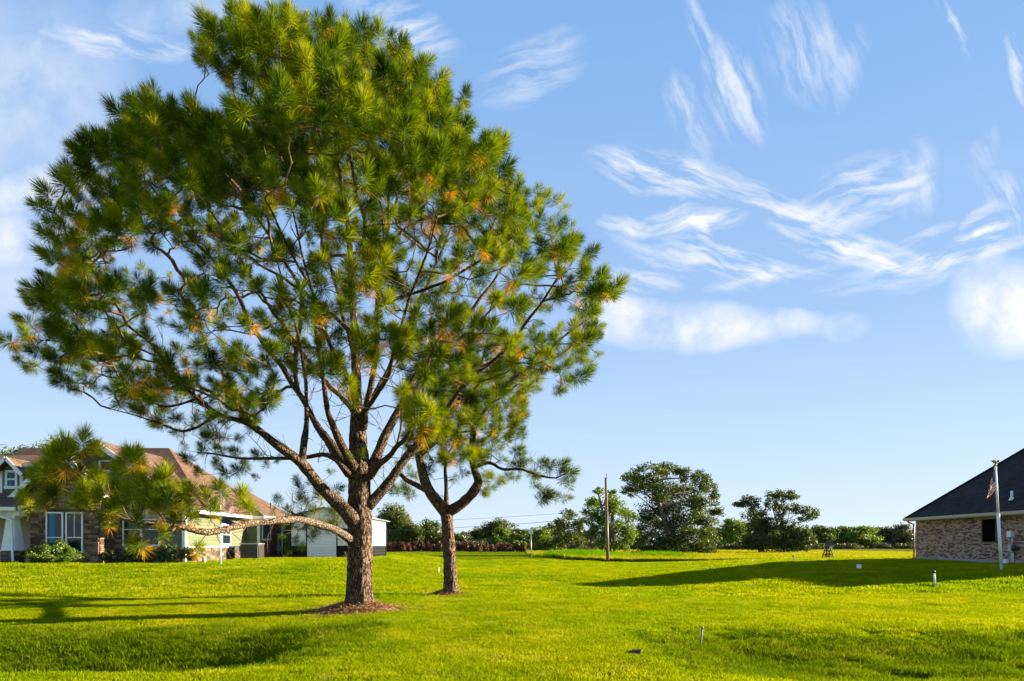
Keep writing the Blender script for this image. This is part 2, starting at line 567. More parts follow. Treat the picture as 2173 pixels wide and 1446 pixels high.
# ------------------------------------------------------------------ ground
xs = np.concatenate([-np.geomspace(45, 4000, 34)[::-1], np.arange(-44.6, 44.7, 0.4), np.geomspace(45, 4000, 34)])
ys = np.concatenate([-np.geomspace(4, 600, 16)[::-1], np.arange(-3.5, 30, 0.3), np.arange(30, 95, 0.8), np.geomspace(95.5, 6500, 46)])
GX, GY = np.meshgrid(xs, ys)
gv = np.stack([GX, GY, ground(GX, GY)], -1).reshape(-1, 3)
nx, ny = len(xs), len(ys)
ii = (np.arange(ny - 1)[:, None] * nx + np.arange(nx - 1)[None, :]).ravel()
gf = np.stack([ii, ii + 1, ii + nx + 1, ii + nx], -1)
lawn = link('ground', mesh_np('ground', gv, gf, M['lawn'], smooth=True), kind='structure')
lawn['label'] = 'broad mown lawn running out into a rough meadow'
lawn['category'] = 'ground'


# ---- grass blades (uncountable): points in a mesh, tufts instanced on them
def tuft_mesh(name, rng, n, rad, h0, h1, wd, lean, mat):
    a = rng.uniform(0, 2 * np.pi, n)
    r = rad * np.sqrt(rng.uniform(0, 1, n))
    bx, by = r * np.cos(a), r * np.sin(a)
    h = rng.uniform(h0, h1, n)
    la = rng.uniform(0, 2 * np.pi, n)
    ll = h * rng.uniform(0.1, lean, n)
    wa = rng.uniform(0, 2 * np.pi, n)
    wx, wy = np.cos(wa) * wd / 2, np.sin(wa) * wd / 2
    z0 = np.full(n, -0.015)
    mx, my = bx + np.cos(la) * ll * 0.35, by + np.sin(la) * ll * 0.35
    V = np.stack([np.stack([bx - wx, by - wy, z0], -1), np.stack([bx + wx, by + wy, z0], -1),
                  np.stack([mx + wx * .8, my + wy * .8, h * 0.6], -1), np.stack([mx - wx * .8, my - wy * .8, h * 0.6], -1),
                  np.stack([bx + np.cos(la) * ll, by + np.sin(la) * ll, h], -1)], 1).reshape(-1, 3)
    i = np.arange(n) * 5
    F = np.concatenate([np.stack([i, i + 1, i + 2], -1), np.stack([i, i + 2, i + 3], -1), np.stack([i + 3, i + 2, i + 4], -1)])
    tone = np.tile(rng.uniform(0, 1, n), 3)
    return mesh_np(name, V, F, mat, tone)


def scatter_object(name, pts, rotz, scl, idx, tilt, tufts, label):
    me = bpy.data.meshes.new(name)
    me.vertices.add(len(pts))
    me.vertices.foreach_set('co', np.asarray(pts, np.float32).ravel())
    a = me.attributes.new('rot', 'FLOAT_VECTOR', 'POINT')
    a.data.foreach_set('vector', np.stack([tilt[0], tilt[1], rotz], -1).astype(np.float32).ravel())
    a = me.attributes.new('scl', 'FLOAT', 'POINT')
    a.data.foreach_set('value', np.asarray(scl, np.float32))
    a = me.attributes.new('idx', 'INT', 'POINT')
    a.data.foreach_set('value', np.asarray(idx, np.int32))
    me.update()
    o = link(name, me, kind='stuff')
    o['label'] = label
    o['category'] = 'grass'
    g = bpy.data.node_groups.new(name, 'GeometryNodeTree')
    g.interface.new_socket('Geometry', in_out='INPUT', socket_type='NodeSocketGeometry')
    g.interface.new_socket('Geometry', in_out='OUTPUT', socket_type='NodeSocketGeometry')
    N = g.nodes
    gi, go = N.new('NodeGroupInput'), N.new('NodeGroupOutput')
    m2p = N.new('GeometryNodeMeshToPoints')
    iop = N.new('GeometryNodeInstanceOnPoints')
    jn = N.new('GeometryNodeJoinGeometry')
    for k, tm in enumerate(reversed(tufts)):
        ob = bpy.data.objects.new(tm.name, tm)
        oi = N.new('GeometryNodeObjectInfo')
        oi.inputs['Object'].default_value = ob
        gti = N.new('GeometryNodeGeometryToInstance')
        g.links.new(oi.outputs['Geometry'], gti.inputs[0])
        g.links.new(gti.outputs[0], jn.inputs[0])

    def attr(nm, ty):
        nd = N.new('GeometryNodeInputNamedAttribute')
        nd.data_type = ty
        nd.inputs['Name'].default_value = nm
        return nd.outputs['Attribute']
    e2r = N.new('FunctionNodeEulerToRotation')
    g.links.new(attr('rot', 'FLOAT_VECTOR'), e2r.inputs[0])
    g.links.new(gi.outputs[0], m2p.inputs['Mesh'])
    g.links.new(m2p.outputs[0], iop.inputs['Points'])
    g.links.new(jn.outputs[0], iop.inputs['Instance'])
    iop.inputs['Pick Instance'].default_value = True
    g.links.new(attr('idx', 'INT'), iop.inputs['Instance Index'])
    g.links.new(e2r.outputs[0], iop.inputs['Rotation'])
    g.links.new(attr('scl', 'FLOAT'), iop.inputs['Scale'])
    g.links.new(iop.outputs[0], go.inputs[0])
    md = o.modifiers.new('blades', 'NODES')
    md.node_group = g
    return o


def wedge_points(rng, y0, y1, dens, margin=2.0, half=0.80, fall=None):
    """random points over the visible wedge of ground"""
    area = 2 * (half * (y0 + y1) / 2 + margin) * (y1 - y0)
    n = int(area * dens * 1.6)
    y = rng.uniform(y0, y1, n)
    x = rng.uniform(-1, 1, n) * (half * y1 + margin)
    k = np.abs(x) < half * y + margin
    x, y = x[k], y[k]
    if fall is not None:
        k = rng.uniform(0, 1, len(x)) < fall(x, y)
        x, y = x[k], y[k]
    return x, y


HOUSES = [(-30, -16.0, 32.6, 60), (-14.7, -9.7, 44.2, 54.3), (25.2, 37, 26, 43.3)]
TREES = [(-3.68, 16.5, 0.95), (-1.93, 21.4, 0.6)]


def keep_off(x, y, soft=True):
    k = np.ones(len(x), bool)
    for x0, x1, y0, y1 in HOUSES:
        k &= ~((x > x0) & (x < x1) & (y > y0) & (y < y1))
    for tx, ty, r in TREES:
        k &= ((x - tx) ** 2 + ((y - ty) * 1.2) ** 2) > (r * (0.75 + 0.5 * (vnoise(x * 3, y * 3, 9) + .5))) ** 2
    return k


def ditchness(x, y):
    dl = S(y, 8.3, 9.8) * (1 - S(y, 12.2, 14.6)) * (1 - S(x, -4.6, -1.8))
    dr = S(y, 7.6, 9.8) * (1 - S(y, 10.0, 13.2)) * S(x, 1.8, 3.6)
    return dl + dr


rg = np.random.default_rng(21)
lawn_tufts = [tuft_mesh('lawn_tuft', rg, 110, 0.17, 0.020, 0.055, 0.009, 1.0, M['grass']) for _ in range(6)]
ditch_tufts = [tuft_mesh('ditch_tuft', rg, 110, 0.18, 0.04, 0.125, 0.011, 1.1, M['ditch_grass']) for _ in range(5)]
far_tufts = [tuft_mesh('far_lawn_tuft', rg, 110, 0.34, 0.03, 0.075, 0.018, 0.9, M['grass']) for _ in range(5)]
lush_tufts = [tuft_mesh('lush_tuft', rg, 60, 0.40, 0.22, 0.60, 0.03, 0.8, M['lush_grass']) for _ in range(3)]
verge_tufts = [tuft_mesh('verge_tuft', rg, 70, 0.30, 0.15, 0.42, 0.025, 0.8, M['verge_shade_grass']) for _ in range(3)]
tall_tufts = [tuft_mesh('meadow_tuft', rg, 60, 0.40, 0.18, 0.50, 0.03, 0.8, M['tall_grass']) for _ in range(4)]


def place(name, x, y, tufts, s0, s1, label, rng, dz=0.0, zs=None):
    n = len(x)
    pts = np.stack([x, y, ground(x, y) + dz], -1)
    scl = rng.uniform(s0, s1, n) if zs is None else zs
    return scatter_object(name, pts, rng.uniform(0, 6.28, n), scl, rng.integers(0, len(tufts), n),
                          (rng.normal(0, 0.06, n), rng.normal(0, 0.06, n)), tufts, label)


x, y = wedge_points(rg, 6.0, 20, 62)
k = keep_off(x, y) & (rg.uniform(0, 1, len(x)) > ditchness(x, y) * 0.9)
place('lawn_grass', x[k], y[k], lawn_tufts, 0.8, 1.3, 'short mown grass over the near lawn', rg)
x, y = wedge_points(rg, 7.4, 15.5, 75)
k = rg.uniform(0, 1, len(x)) < ditchness(x, y) * 1.1 - 0.05
place('ditch_grass', x[k], y[k], ditch_tufts, 0.7, 1.25, 'longer coarse grass on the ditch banks', rg)
x, y = wedge_points(rg, 20, 62, 11, fall=lambda x, y: np.clip(1.15 - (y - 20) / 60, 0.3, 1))
k = keep_off(x, y)
place('far_lawn_grass', x[k], y[k], far_tufts, 0.8, 1.4, 'short grass over the far half of the lawn', rg)


def meadow_edge(x):
    return 62.0 + 0.12 * (x - 8) - 2.0 * S(x, 4, 10) + 2 * S(x, 26, 32) + 22 * (1 - S(x, 4, 9))


n = 30000
x, y = rg.uniform(3, 75, n), 58 + 120 * rg.uniform(0, 1, n) ** 1.3
k = (y > meadow_edge(x) + rg.uniform(0, 1, n) ** 2) & (np.abs(x) < 0.9 * y)
x, y = x[k], y[k]
lush = np.exp(-(((x - 8.5) / 5.5) ** 2 + ((y - 86) / 9) ** 2))
lush = np.maximum(lush, 0.8 * np.exp(-(((x - 17) / 4) ** 2 + ((y - 80) / 6) ** 2)))
lk = rg.uniform(0, 1, len(x)) < np.clip(lush * 1.6 - 0.1, 0, 1)
place('lush_grass', x[lk], y[lk], lush_tufts, 0, 0, 'rank bright green grass round the foot of the wooden pole and light green tree', rg, zs=rg.uniform(0.8, 1.35, lk.sum()) * (0.6 + lush[lk]))
n = 2600
ex = rg.uniform(5, 40, n)
ey = meadow_edge(ex) + rg.uniform(-0.25, 0.45, n)
place('verge_shade_grass', ex, ey, verge_tufts, 0.55, 1.0, 'uncut fringe with shade painted into its colour where the mown lawn meets the meadow', rg)
x, y, lush = x[~lk], y[~lk], lush[~lk]
place('meadow_grass', x, y, tall_tufts, 0, 0, 'tall unmown grass along the edge of the meadow', rg,
      zs=rg.uniform(0.55, 1.0, len(x)) * (0.85 + 0.55 * np.exp(-(y - meadow_edge(x)) / 1.5) + 1.3 * lush + 0.6 * np.clip(vnoise(x / 3, y / 3, 5), 0, 1)))

# ------------------------------------------------------------------ pine trees
def needle_tuft(rng, n, shoot, l0, l1, orange, spread=1.0, wd=0.0095, mean=0.4):
    """needles round a shoot along +Z: verts, faces, tone"""
    t = rng.uniform(0, 1, n) ** 0.75
    az_ = rng.uniform(0, 2 * np.pi, n)
    ang = np.radians(np.abs(rng.normal(0, 11, n) + (112 - 98 * t) * spread))
    L = rng.uniform(l0, l1, n) * (0.85 + 0.25 * t)
    tone = np.clip(rng.normal(mean, 0.12, n) + 0.12 * (t - 0.5), 0.02, 0.74)
    old = t < orange
    ang[old] = np.radians(rng.normal(118, 22, old.sum()))
    tone[old] = rng.uniform(0.8, 1.0, old.sum())
    p0 = np.stack([np.zeros(n), np.zeros(n), t * shoot], -1)
    d = np.stack([np.sin(ang) * np.cos(az_), np.sin(ang) * np.sin(az_), np.cos(ang)], -1)
    p1 = p0 + d * L[:, None]
    p1[:, 2] -= 0.10 * L * rng.uniform(0, 1, n)
    sd = np.cross(d, rng.normal(0, 1, (n, 3)))
    sd /= np.linalg.norm(sd, axis=1)[:, None]
    mid = p0 + d * L[:, None] * 0.5
    V = np.stack([p0 + sd * wd * 0.25, mid + sd * wd * 0.5, mid - sd * wd * 0.5, p1], 1).reshape(-1, 3)
    i = np.arange(n) * 4
    F = np.concatenate([np.stack([i, i + 1, i + 2], -1), np.stack([i + 1, i + 3, i + 2], -1)])
    return V, F, np.tile(tone, 2)


rp = np.random.default_rng(5)
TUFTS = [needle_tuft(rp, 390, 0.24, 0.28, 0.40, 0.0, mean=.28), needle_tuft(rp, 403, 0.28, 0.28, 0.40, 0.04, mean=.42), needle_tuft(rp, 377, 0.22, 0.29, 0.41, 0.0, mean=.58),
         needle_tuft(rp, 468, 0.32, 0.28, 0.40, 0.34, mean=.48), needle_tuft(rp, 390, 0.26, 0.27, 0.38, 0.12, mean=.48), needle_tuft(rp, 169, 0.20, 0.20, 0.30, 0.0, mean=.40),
         needle_tuft(rp, 390, 0.26, 0.28, 0.40, 0.05, mean=.62), needle_tuft(rp, 416, 0.28, 0.28, 0.40, 0.22, mean=.60)]  # last two are brightened and yellowed to stand in for sunlit needles
TUFT_ME = [mesh_np('needle_tuft', V, F, M['needle'], tn) for V, F, tn in TUFTS]


def poly_inside(px, py, poly):
    ins = np.zeros(len(px), bool)
    j = len(poly) - 1
    for i in range(len(poly)):
        xi, yi = poly[i]
        xj, yj = poly[j]
        c = ((yi > py) != (yj > py)) & (px < (xj - xi) * (py - yi) / (yj - yi + 1e-9) + xi)
        ins ^= c
        j = i
    return ins


def poly_dist(px, py, poly):
    d = np.full(len(px), 1e9)
    for i in range(len(poly)):
        ax, ay = poly[i]
        bx, by = poly[(i + 1) % len(poly)]
        ex, ey = bx - ax, by - ay
        t = np.clip(((px - ax) * ex + (py - ay) * ey) / (ex * ex + ey * ey + 1e-9), 0, 1)
        d = np.minimum(d, np.hypot(px - ax - t * ex, py - ay - t * ey))
    return d


def resample(pts, step):
    pts = [Vector(p[:3]) for p in pts], [p[3] for p in pts]
    P, r = pts
    out = []
    n = len(P)
    for i in range(n - 1):
        p0, p1, p2, p3 = P[max(i - 1, 0)], P[i], P[i + 1], P[min(i + 2, n - 1)]
        k = max(1, int((p2 - p1).length / step))
        for j in range(k):
            t = j / k
            q = 0.5 * ((2 * p1) + (p2 - p0) * t + (2 * p0 - 5 * p1 + 4 * p2 - p3) * t * t + (3 * p1 - p0 - 3 * p2 + p3) * t ** 3)
            out.append((q, r[i] + (r[i + 1] - r[i]) * t))
    out.append((P[-1], r[-1]))
    return out


def pine(name, Y, base_px, trunk, limbs, attractors, label, bark, tmin=0.006, n_sep=300, seed=3, twigcap=0.045, tscale=1.0):
    """trunk/limbs: lists of (px, py, depth offset, radius px); attractors: list of (Vector, dir, variant, scale)"""
    rng = np.random.default_rng(seed)
    k = Y / FPX
    bx = (base_px - CX) / FPX * Y
    bz = gz(bx, Y)
    root = thing(name, (bx, Y, bz), label, 'tree', None)

    def conv(lst):
        return [(*W(p[0], p[1], Y + p[2]), p[3] * (0.64 if p[1] < 900 else 0.9) * (Y + p[2]) / FPX) for p in lst]
    nodes, par, rad, fixed = [], [], [], []

    # trunk with furrowed bark
    tr = resample(conv(trunk), 0.05)
    tr[0] = (Vector((tr[0][0].x, tr[0][0].y, bz - 0.15)), tr[0][1])
    sides = 84
    vs, fs = [], []
    for i, (p, r) in enumerate(tr):
        hgt = p.z - bz
        fl = 1 + 0.30 * math.exp(-max(hgt - 0.12, 0) / 0.16)
        for s in range(sides):
            a = 2 * math.pi * s / sides
            ca, sa = math.cos(a), math.sin(a)
            lump = 0.05 * mnoise.noise((ca * 1.5, sa * 1.5, hgt * 1.3)) + 0.06 * math.exp(-max(hgt, 0) / 0.25) * math.sin(a * 5 + 1)
            vd = mnoise.voronoi((ca * r * 13 + 0.5 * mnoise.noise((ca * 3, sa * 3, hgt * 4)), sa * r * 13, hgt * 2.8))[0]
            crack = min(1.0, (vd[1] - vd[0]) * 3.0)
            q = r * (fl + lump) + 0.028 * (crack - 0.7) * min(1, r / 0.2)
            vs.append((p.x + ca * q, p.y + sa * q, p.z))
    n = len(tr)
    for i in range(n - 1):
        for s in range(sides):
            s2 = (s + 1) % sides
            fs.append((i * sides + s, i * sides + s2, (i + 1) * sides + s2, (i + 1) * sides + s))
    link('trunk', mesh_np('trunk', vs, fs, bark, smooth=True), root)
    last = -1
    for i, (p, r) in enumerate(tr):
        if i % 5 == 0:
            nodes.append(p); par.append(last); rad.append(r); fixed.append(True)
            last = len(nodes) - 1
    # traced limbs, one part each
    for li, lm in enumerate(limbs):
        rs = resample(conv(lm), 0.16)
        d = np.linalg.norm(np.array([tuple(q) for q in nodes]) - np.array(rs[0][0]), axis=1)
        last = int(np.argmin(d))
        pts = [p + Vector((mnoise.noise(p * 1.3), mnoise.noise(p * 1.3 + Vector((9, 0, 0))), mnoise.noise(p * 1.3 + Vector((0, 7, 0))))) * 0.05 * min(1, i / 6)
               for i, (p, r) in enumerate(rs)]
        rr = [r * (1.0 + 0.25 * math.exp(-i / 1.5)) * (1 + 0.10 * mnoise.noise(pts[i] * 5)) for i, (p, r) in enumerate(rs)]
        inward = nodes[last]
        mb = MB().tube([pts[0].lerp(inward, 0.7)] + pts, [rr[0] * 1.05] + rr, 12 if rr[0] > 0.05 else 8, jit=0.06)
        mb.build('limb', M['pale_bark'] if (li == 0 and n_sep and Y < 18) else (M['limb_bark'] if rr[0] < 0.2 else bark), root)
        for i in range(1, len(pts)):
            nodes.append(pts[i]); par.append(last); rad.append(rr[i]); fixed.append(True)
            last = len(nodes) - 1
    # twigs grow to every tuft
    NP = np.zeros((len(nodes) + len(attractors) * 14, 3))
    PL = np.zeros(len(NP))
    cnt = len(nodes)
    NP[:cnt] = np.array([tuple(q) for q in nodes])
    for i in range(cnt):
        if par[i] >= 0:
            PL[i] = PL[par[i]] + np.linalg.norm(NP[i] - NP[par[i]])
    A = np.array([tuple(a[0]) for a in attractors])
    d0 = np.array([np.min(np.linalg.norm(NP[:cnt] - a, axis=1)) for a in A])
    order = np.argsort(d0)
    chains = []
    for ai in order:
        p, dr, var, sc = attractors[ai]
        pv = np.array(p)
        back = pv - np.array(dr) * 0.12
        df = back - NP[:cnt]
        dist = np.linalg.norm(df, axis=1)
        below = np.clip(-df[:, 2], 0, 10)
        cost = dist + 0.12 * PL[:cnt] + 0.8 * below
        cost[dist < 0.12] += 5
        j = int(np.argmin(cost))
        a0 = Vector(NP[j])
        pd = (a0 - Vector(NP[par[j]])).normalized() if par[j] >= 0 else Vector((0, 0, 1))
        L = (Vector(p) - a0).length
        c1 = a0 + (pd * 0.5 + (Vector(p) - a0).normalized() * 0.8).normalized() * L * 0.4 - Vector((0, 0, 0.10 * L))
        c2 = Vector(p) - Vector(dr) * L * 0.3
        m = max(3, min(12, int(L / 0.16)))
        last = j
        ch = [j]
        for q in range(1, m + 1):
            t = q / m
            b = a0 * (1 - t) ** 3 + c1 * 3 * t * (1 - t) ** 2 + c2 * 3 * t * t * (1 - t) + Vector(p) * t ** 3
            if q < m:
                b = b + Vector(rng.normal(0, 0.022, 3))
            NP[cnt] = tuple(b)
            PL[cnt] = PL[last] + np.linalg.norm(NP[cnt] - NP[last])
            nodes.append(b); par.append(last); rad.append(0.0); fixed.append(False)
            last = cnt
            ch.append(cnt)
            cnt += 1
        chains.append(ch)
    area = np.zeros(cnt)
    for ch in chains:
        area[ch[-1]] += tmin ** 2.1
    for i in range(cnt - 1, -1, -1):
        if par[i] >= 0 and not fixed[i]:
            area[par[i]] += area[i]
    for i in range(cnt):
        if not fixed[i]:
            rad[i] = min(twigcap, area[i] ** (1 / 2.1))
    mb = MB()
    for ch in chains:
        pts = [nodes[i] for i in ch]
        r0 = rad[ch[1]]
        mb.tube(pts, [r0] + [rad[i] for i in ch[1:]], 5, jit=0.08, cap=False)
    lim_idx = [i for i in range(len(fixed)) if fixed[i] and rad[i] < 0.12 and par[i] >= 0]
    for _ in range(int(len(lim_idx) * 0.75)):
        i = lim_idx[int(rng.integers(len(lim_idx)))]
        q = Vector(nodes[i])
        dv = Vector(rng.normal(0, 1, 3)) + (q - Vector(nodes[par[i]])).normalized() * 0.9 + Vector((0, 0, 0.25))
        dv.normalize()
        L = rng.uniform(0.25, 0.95)
        pts = [q]
        for m in range(4):
            dv = (dv + Vector(rng.normal(0, 0.30, 3))).normalized()
            pts.append(pts[-1] + dv * L / 4)
        mb.tube(pts, [0.011, 0.010, 0.008, 0.006, 0.003], 4, cap=False)
        if L > 0.5:
            d2 = (dv + Vector(rng.normal(0, 0.7, 3))).normalized()
            mb.tube([pts[2], pts[2] + d2 * L * .2, pts[2] + d2 * L * .4 + Vector((0, 0, .04))], [0.007, 0.005, 0.003], 4, cap=False)
    mb.build('twigs', M['twig'], root, kind='stuff')
    # needle tufts: the nearest as single parts, the rest joined
    camp = Vector((0, 0, EYE))
    allt = sorted(attractors, key=lambda a: (a[0] - camp).length)
    big = allt[:n_sep]
    rest = allt[n_sep:]

    def mat_of(a):
        p, dr, var, sc = a
        q = Vector(dr).to_track_quat('Z', 'Y').to_matrix().to_4x4()
        q = q @ Matrix.Rotation(rng.uniform(0, 6.28), 4, 'Z')
        sc = sc * tscale
        return Matrix.Translation(Vector(p) - Vector(dr) * 0.12) @ q @ Matrix.Diagonal((sc, sc, sc * rng.uniform(0.9, 1.25), 1))
    for a in big:
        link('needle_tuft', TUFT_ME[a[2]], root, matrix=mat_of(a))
    Vs, Fs, Ts, off = [], [], [], 0
    for a in rest:
        mt = np.array(mat_of(a))
        V, F, T = TUFTS[a[2]]
        if a[0].y > Y + 0.5:                        # far side of the crown: a little thinner
            nn = len(T) // 2
            kp = np.flatnonzero(rng.uniform(0, 1, nn) < 0.60)
            V = V.reshape(-1, 4, 3)[kp].reshape(-1, 3)
            i4 = np.arange(len(kp)) * 4
            F = np.concatenate([np.stack([i4, i4 + 1, i4 + 2], -1), np.stack([i4 + 1, i4 + 3, i4 + 2], -1)])
            T = np.tile(T[:nn][kp], 2)
        Vs.append(V @ mt[:3, :3].T + mt[:3, 3])
        Fs.append(F + off)
        g = T < 0.76
        T2 = T.copy()
        T2[g] = np.clip(T[g] + rng.normal(-0.02, 0.13), 0.0, 0.75)
        Ts.append(T2)
        off += len(V)
    if Vs:
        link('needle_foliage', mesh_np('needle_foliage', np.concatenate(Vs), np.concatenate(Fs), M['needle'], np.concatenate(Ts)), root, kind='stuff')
    return root


def spaced(P, dmin, pts):
    """greedy thinning against accepted points"""
    acc = [np.array(p) for p in pts]
    out = []
    cell = {}

    def key(p):
        return tuple(np.floor(p / dmin).astype(int))
    for p in acc:
        cell.setdefault(key(p), []).append(p)
    for i, p in enumerate(P):
        k0 = key(p)
        ok = True
        for a in (-1, 0, 1):
            for b in (-1, 0, 1):
                for c in (-1, 0, 1):
                    for q in cell.get((k0[0] + a, k0[1] + b, k0[2] + c), ()):
                        if np.sum((p - q) ** 2) < dmin * dmin:
                            ok = False
                            break
                    if not ok:
                        break
                if not ok:
                    break
            if not ok:
                break
        if ok:
            cell.setdefault(k0, []).append(p)
            out.append(i)
    return out


# ---- the large pine
Y1 = 16.5
TR1 = [(763, 1300, 0, 33), (763, 1268, 0, 30), (763, 1220, 0, 29), (764, 1150, 0, 28), (763, 1085, 0, 28), (763, 1040, 0, 26), (762, 1000, 0, 25), (760, 930, 0, 21),
       (757, 850, 0, 17), (755, 760, 0, 15), (752, 690, 0.1, 13.5), (747, 620, 0.2, 12), (744, 550, 0.3, 10), (738, 480, 0.3, 8), (726, 400, 0.2, 6.5), (712, 310, 0.2, 5), (700, 220, 0.2, 3.5), (690, 150, .2, 2)]
L1 = [
    [(742, 1145, -.25, 9.5), (705, 1122, -.9, 8.6), (640, 1106, -1.9, 8.2), (570, 1104, -2.8, 8.2), (500, 1118, -3.5, 8), (440, 1129, -4.0, 8), (395, 1120, -4.3, 7), (330, 1112, -4.5, 5), (275, 1105, -4.6, 4), (205, 1085, -4.6, 3)],
    [(748, 1100, -.2, 17), (715, 1065, -.4, 15), (680, 1030, -.6, 13), (640, 985, -.9, 12), (590, 948, -1.2, 10.5), (528, 899, -1.5, 9.5), (467, 880, -1.7, 7.5), (403, 832, -1.9, 6.5), (380, 803, -2, 5), (330, 740, -2.2, 4), (270, 690, -2.4, 3)],
    [(535, 902, -1.5, 7), (496, 851, -1.4, 6), (477, 822, -1.3, 5.5), (472, 790, -1.2, 5), (451, 757, -1.1, 4.5), (420, 690, -1, 3.6), (380, 620, -1, 2.6)],
    [(467, 880, -1.7, 4), (435, 896, -1.9, 3.6), (390, 917, -2.1, 3.2), (322, 896, -2.2, 2.6), (277, 880, -2.2, 2), (235, 868, -2.3, 1.4)],
    [(420, 845, -1.9, 4), (354, 864, -1.6, 3.4), (300, 835, -1.4, 3), (245, 790, -1.2, 2.8), (205, 754, -1.1, 2.4), (138, 728, -1, 2), (85, 722, -1, 1.4)],
    [(641, 978, -.9, 8), (646, 930, -1, 7.5), (650, 873, -1.1, 6.5), (646, 790, -1.2, 5.5), (636, 720, -1.3, 4.5), (610, 640, -1.5, 3.5), (590, 560, -1.6, 2.5)],
    [(740, 1000, .2, 13), (704, 948, .6, 11.5), (662, 886, 1.1, 10), (633, 832, 1.4, 9), (590, 770, 1.7, 8), (540, 700, 2, 7), (510, 640, 2.2, 6.5), (475, 580, 2.3, 6), (425, 525, 2.4, 5), (372, 475, 2.4, 3.6), (320, 420, 2.4, 2.4)],
    [(633, 832, 1.4, 7), (627, 780, 1.2, 7), (630, 720, 1, 7.5), (640, 660, .8, 7), (638, 615, .7, 6), (610, 565, .6, 5.5), (575, 505, .5, 5), (530, 440, .4, 4), (480, 370, .3, 3), (430, 320, .2, 2)],
    [(750, 990, -.2, 11), (716, 927, -.8, 9), (694, 865, -1.3, 8), (684, 790, -1.8, 6.5), (672, 710, -2.4, 5.5), (660, 620, -3, 4.5), (640, 530, -3.6, 3.5), (620, 440, -4, 2.4)],
    [(786, 1070, 0, 12), (832, 1014, .1, 10.5), (866, 969, .2, 10), (900, 925, .2, 9.5), (940, 878, .2, 9), (973, 832, .1, 8), (1015, 790, 0, 7), (1056, 757, -.1, 6), (1098, 712, -.2, 5.5), (1152, 637, -.4, 4.5), (1195, 570, -.5, 3)],
    [(962, 846, .1, 6), (1000, 842, .3, 5.5), (1056, 824, .6, 5), (1119, 782, .8, 4.5), (1181, 728, 1, 3.6), (1240, 680, 1, 2.4)],
    [(786, 995, .1, 12), (824, 915, .5, 10.5), (858, 845, .9, 9.5), (886, 790, 1.2, 9), (932, 740, 1.5, 8), (986, 678, 1.8, 7), (1027, 624, 2, 5.5), (1070, 560, 2.2, 4), (1110, 480, 2.4, 2.6)],
    [(770, 905, -.1, 10), (778, 853, -.3, 9.5), (795, 770, -.6, 9), (801, 654, -.9, 8.5), (803, 592, -1, 8), (792, 545, -1, 7), (775, 485, -.9, 6.5), (760, 415, -.8, 5.5), (745, 330, -.7, 4.5), (728, 240, -.6, 3.5), (722, 170, -.5, 2.2)],
    [(803, 600, -1, 7), (815, 552, -1.1, 6.5), (820, 500, -1.2, 6), (826, 419, -1.3, 5), (832, 340, -1.4, 4), (850, 260, -1.5, 2.6), (862, 190, -1.5, 1.8)],
    [(818, 540, -1.1, 6), (854, 489, -.9, 5.5), (889, 470, -.7, 5), (960, 442, -.3, 4.2), (1010, 425, 0, 3.4), (1065, 410, .2, 2.2)],
    [(801, 652, -.9, 6), (870, 624, -1.6, 5.2), (944, 598, -2.4, 4.5), (1010, 560, -3, 3.5), (1080, 510, -3.4, 2.4)],
    [(745, 705, .2, 8), (725, 687, .3, 7), (690, 655, .6, 6.5), (654, 629, 1, 6), (600, 590, 1.5, 4.5), (540, 555, 2, 3), (470, 500, 2.4, 2)],
    [(750, 820, -.2, 8), (705, 740, -1.6, 6.5), (665, 630, -3.2, 5), (610, 520, -4.6, 3.6), (560, 420, -5.4, 2.4)],
    [(768, 880, -.2, 8), (820, 800, -1.8, 6.5), (850, 690, -3.2, 5.2), (890, 580, -4.5, 4), (930, 460, -5.2, 2.6)],
    [(768, 890, .3, 8), (830, 770, 2.4, 6.5), (900, 620, 4.2, 4.8), (960, 480, 5.4, 3)],
    [(748, 870, .3, 8), (650, 760, 2.8, 6.5), (540, 600, 4.6, 4.5), (450, 450, 5.4, 3)],
    [(752, 760, .2, 7), (700, 560, 2.6, 5.5), (650, 400, 4.2, 4), (600, 260, 4.8, 2.6)],
    [(786, 1010, -.2, 8), (825, 965, -1.8, 6.5), (862, 925, -3.2, 5), (885, 900, -4.2, 3.5)],
    [(745, 1130, .3, 7), (705, 1125, 1.8, 6), (660, 1110, 3.2, 4.5), (615, 1085, 4.2, 3)],
    [(745, 1010, -.2, 7), (700, 968, -.6, 5.5), (640, 972, -.4, 4.5), (560, 975, -.2, 3.6), (490, 970, .1, 2.6), (420, 960, .2, 1.6)],
]
POLY1 = [(48, 722), (75, 640), (62, 560), (112, 480), (155, 400), (175, 305), (215, 272), (258, 235), (282, 170), (345, 160), (388, 192), (430, 245), (462, 258), (438, 180), (422, 95), (480, 60), (532, 48),
         (572, 30), (650, 26), (722, 44), (792, 58), (842, 78), (902, 118), (942, 168), (990, 190), (1000, 272), (1042, 312), (1065, 352), (1112, 372), (1170, 345), (1182, 402), (1212, 442), (1225, 492),
         (1268, 540), (1288, 620), (1315, 652), (1298, 710), (1278, 765), (1250, 790), (1286, 830), (1240, 850), (1170, 862), (1100, 875), (1010, 880), (950, 905), (930, 940), (880, 935), (830, 880), (800, 800), (760, 780),
         (715, 830), (640, 860), (600, 940), (540, 1000), (470, 990), (390, 975), (340, 930), (240, 905), (235, 860), (150, 850), (85, 790)]


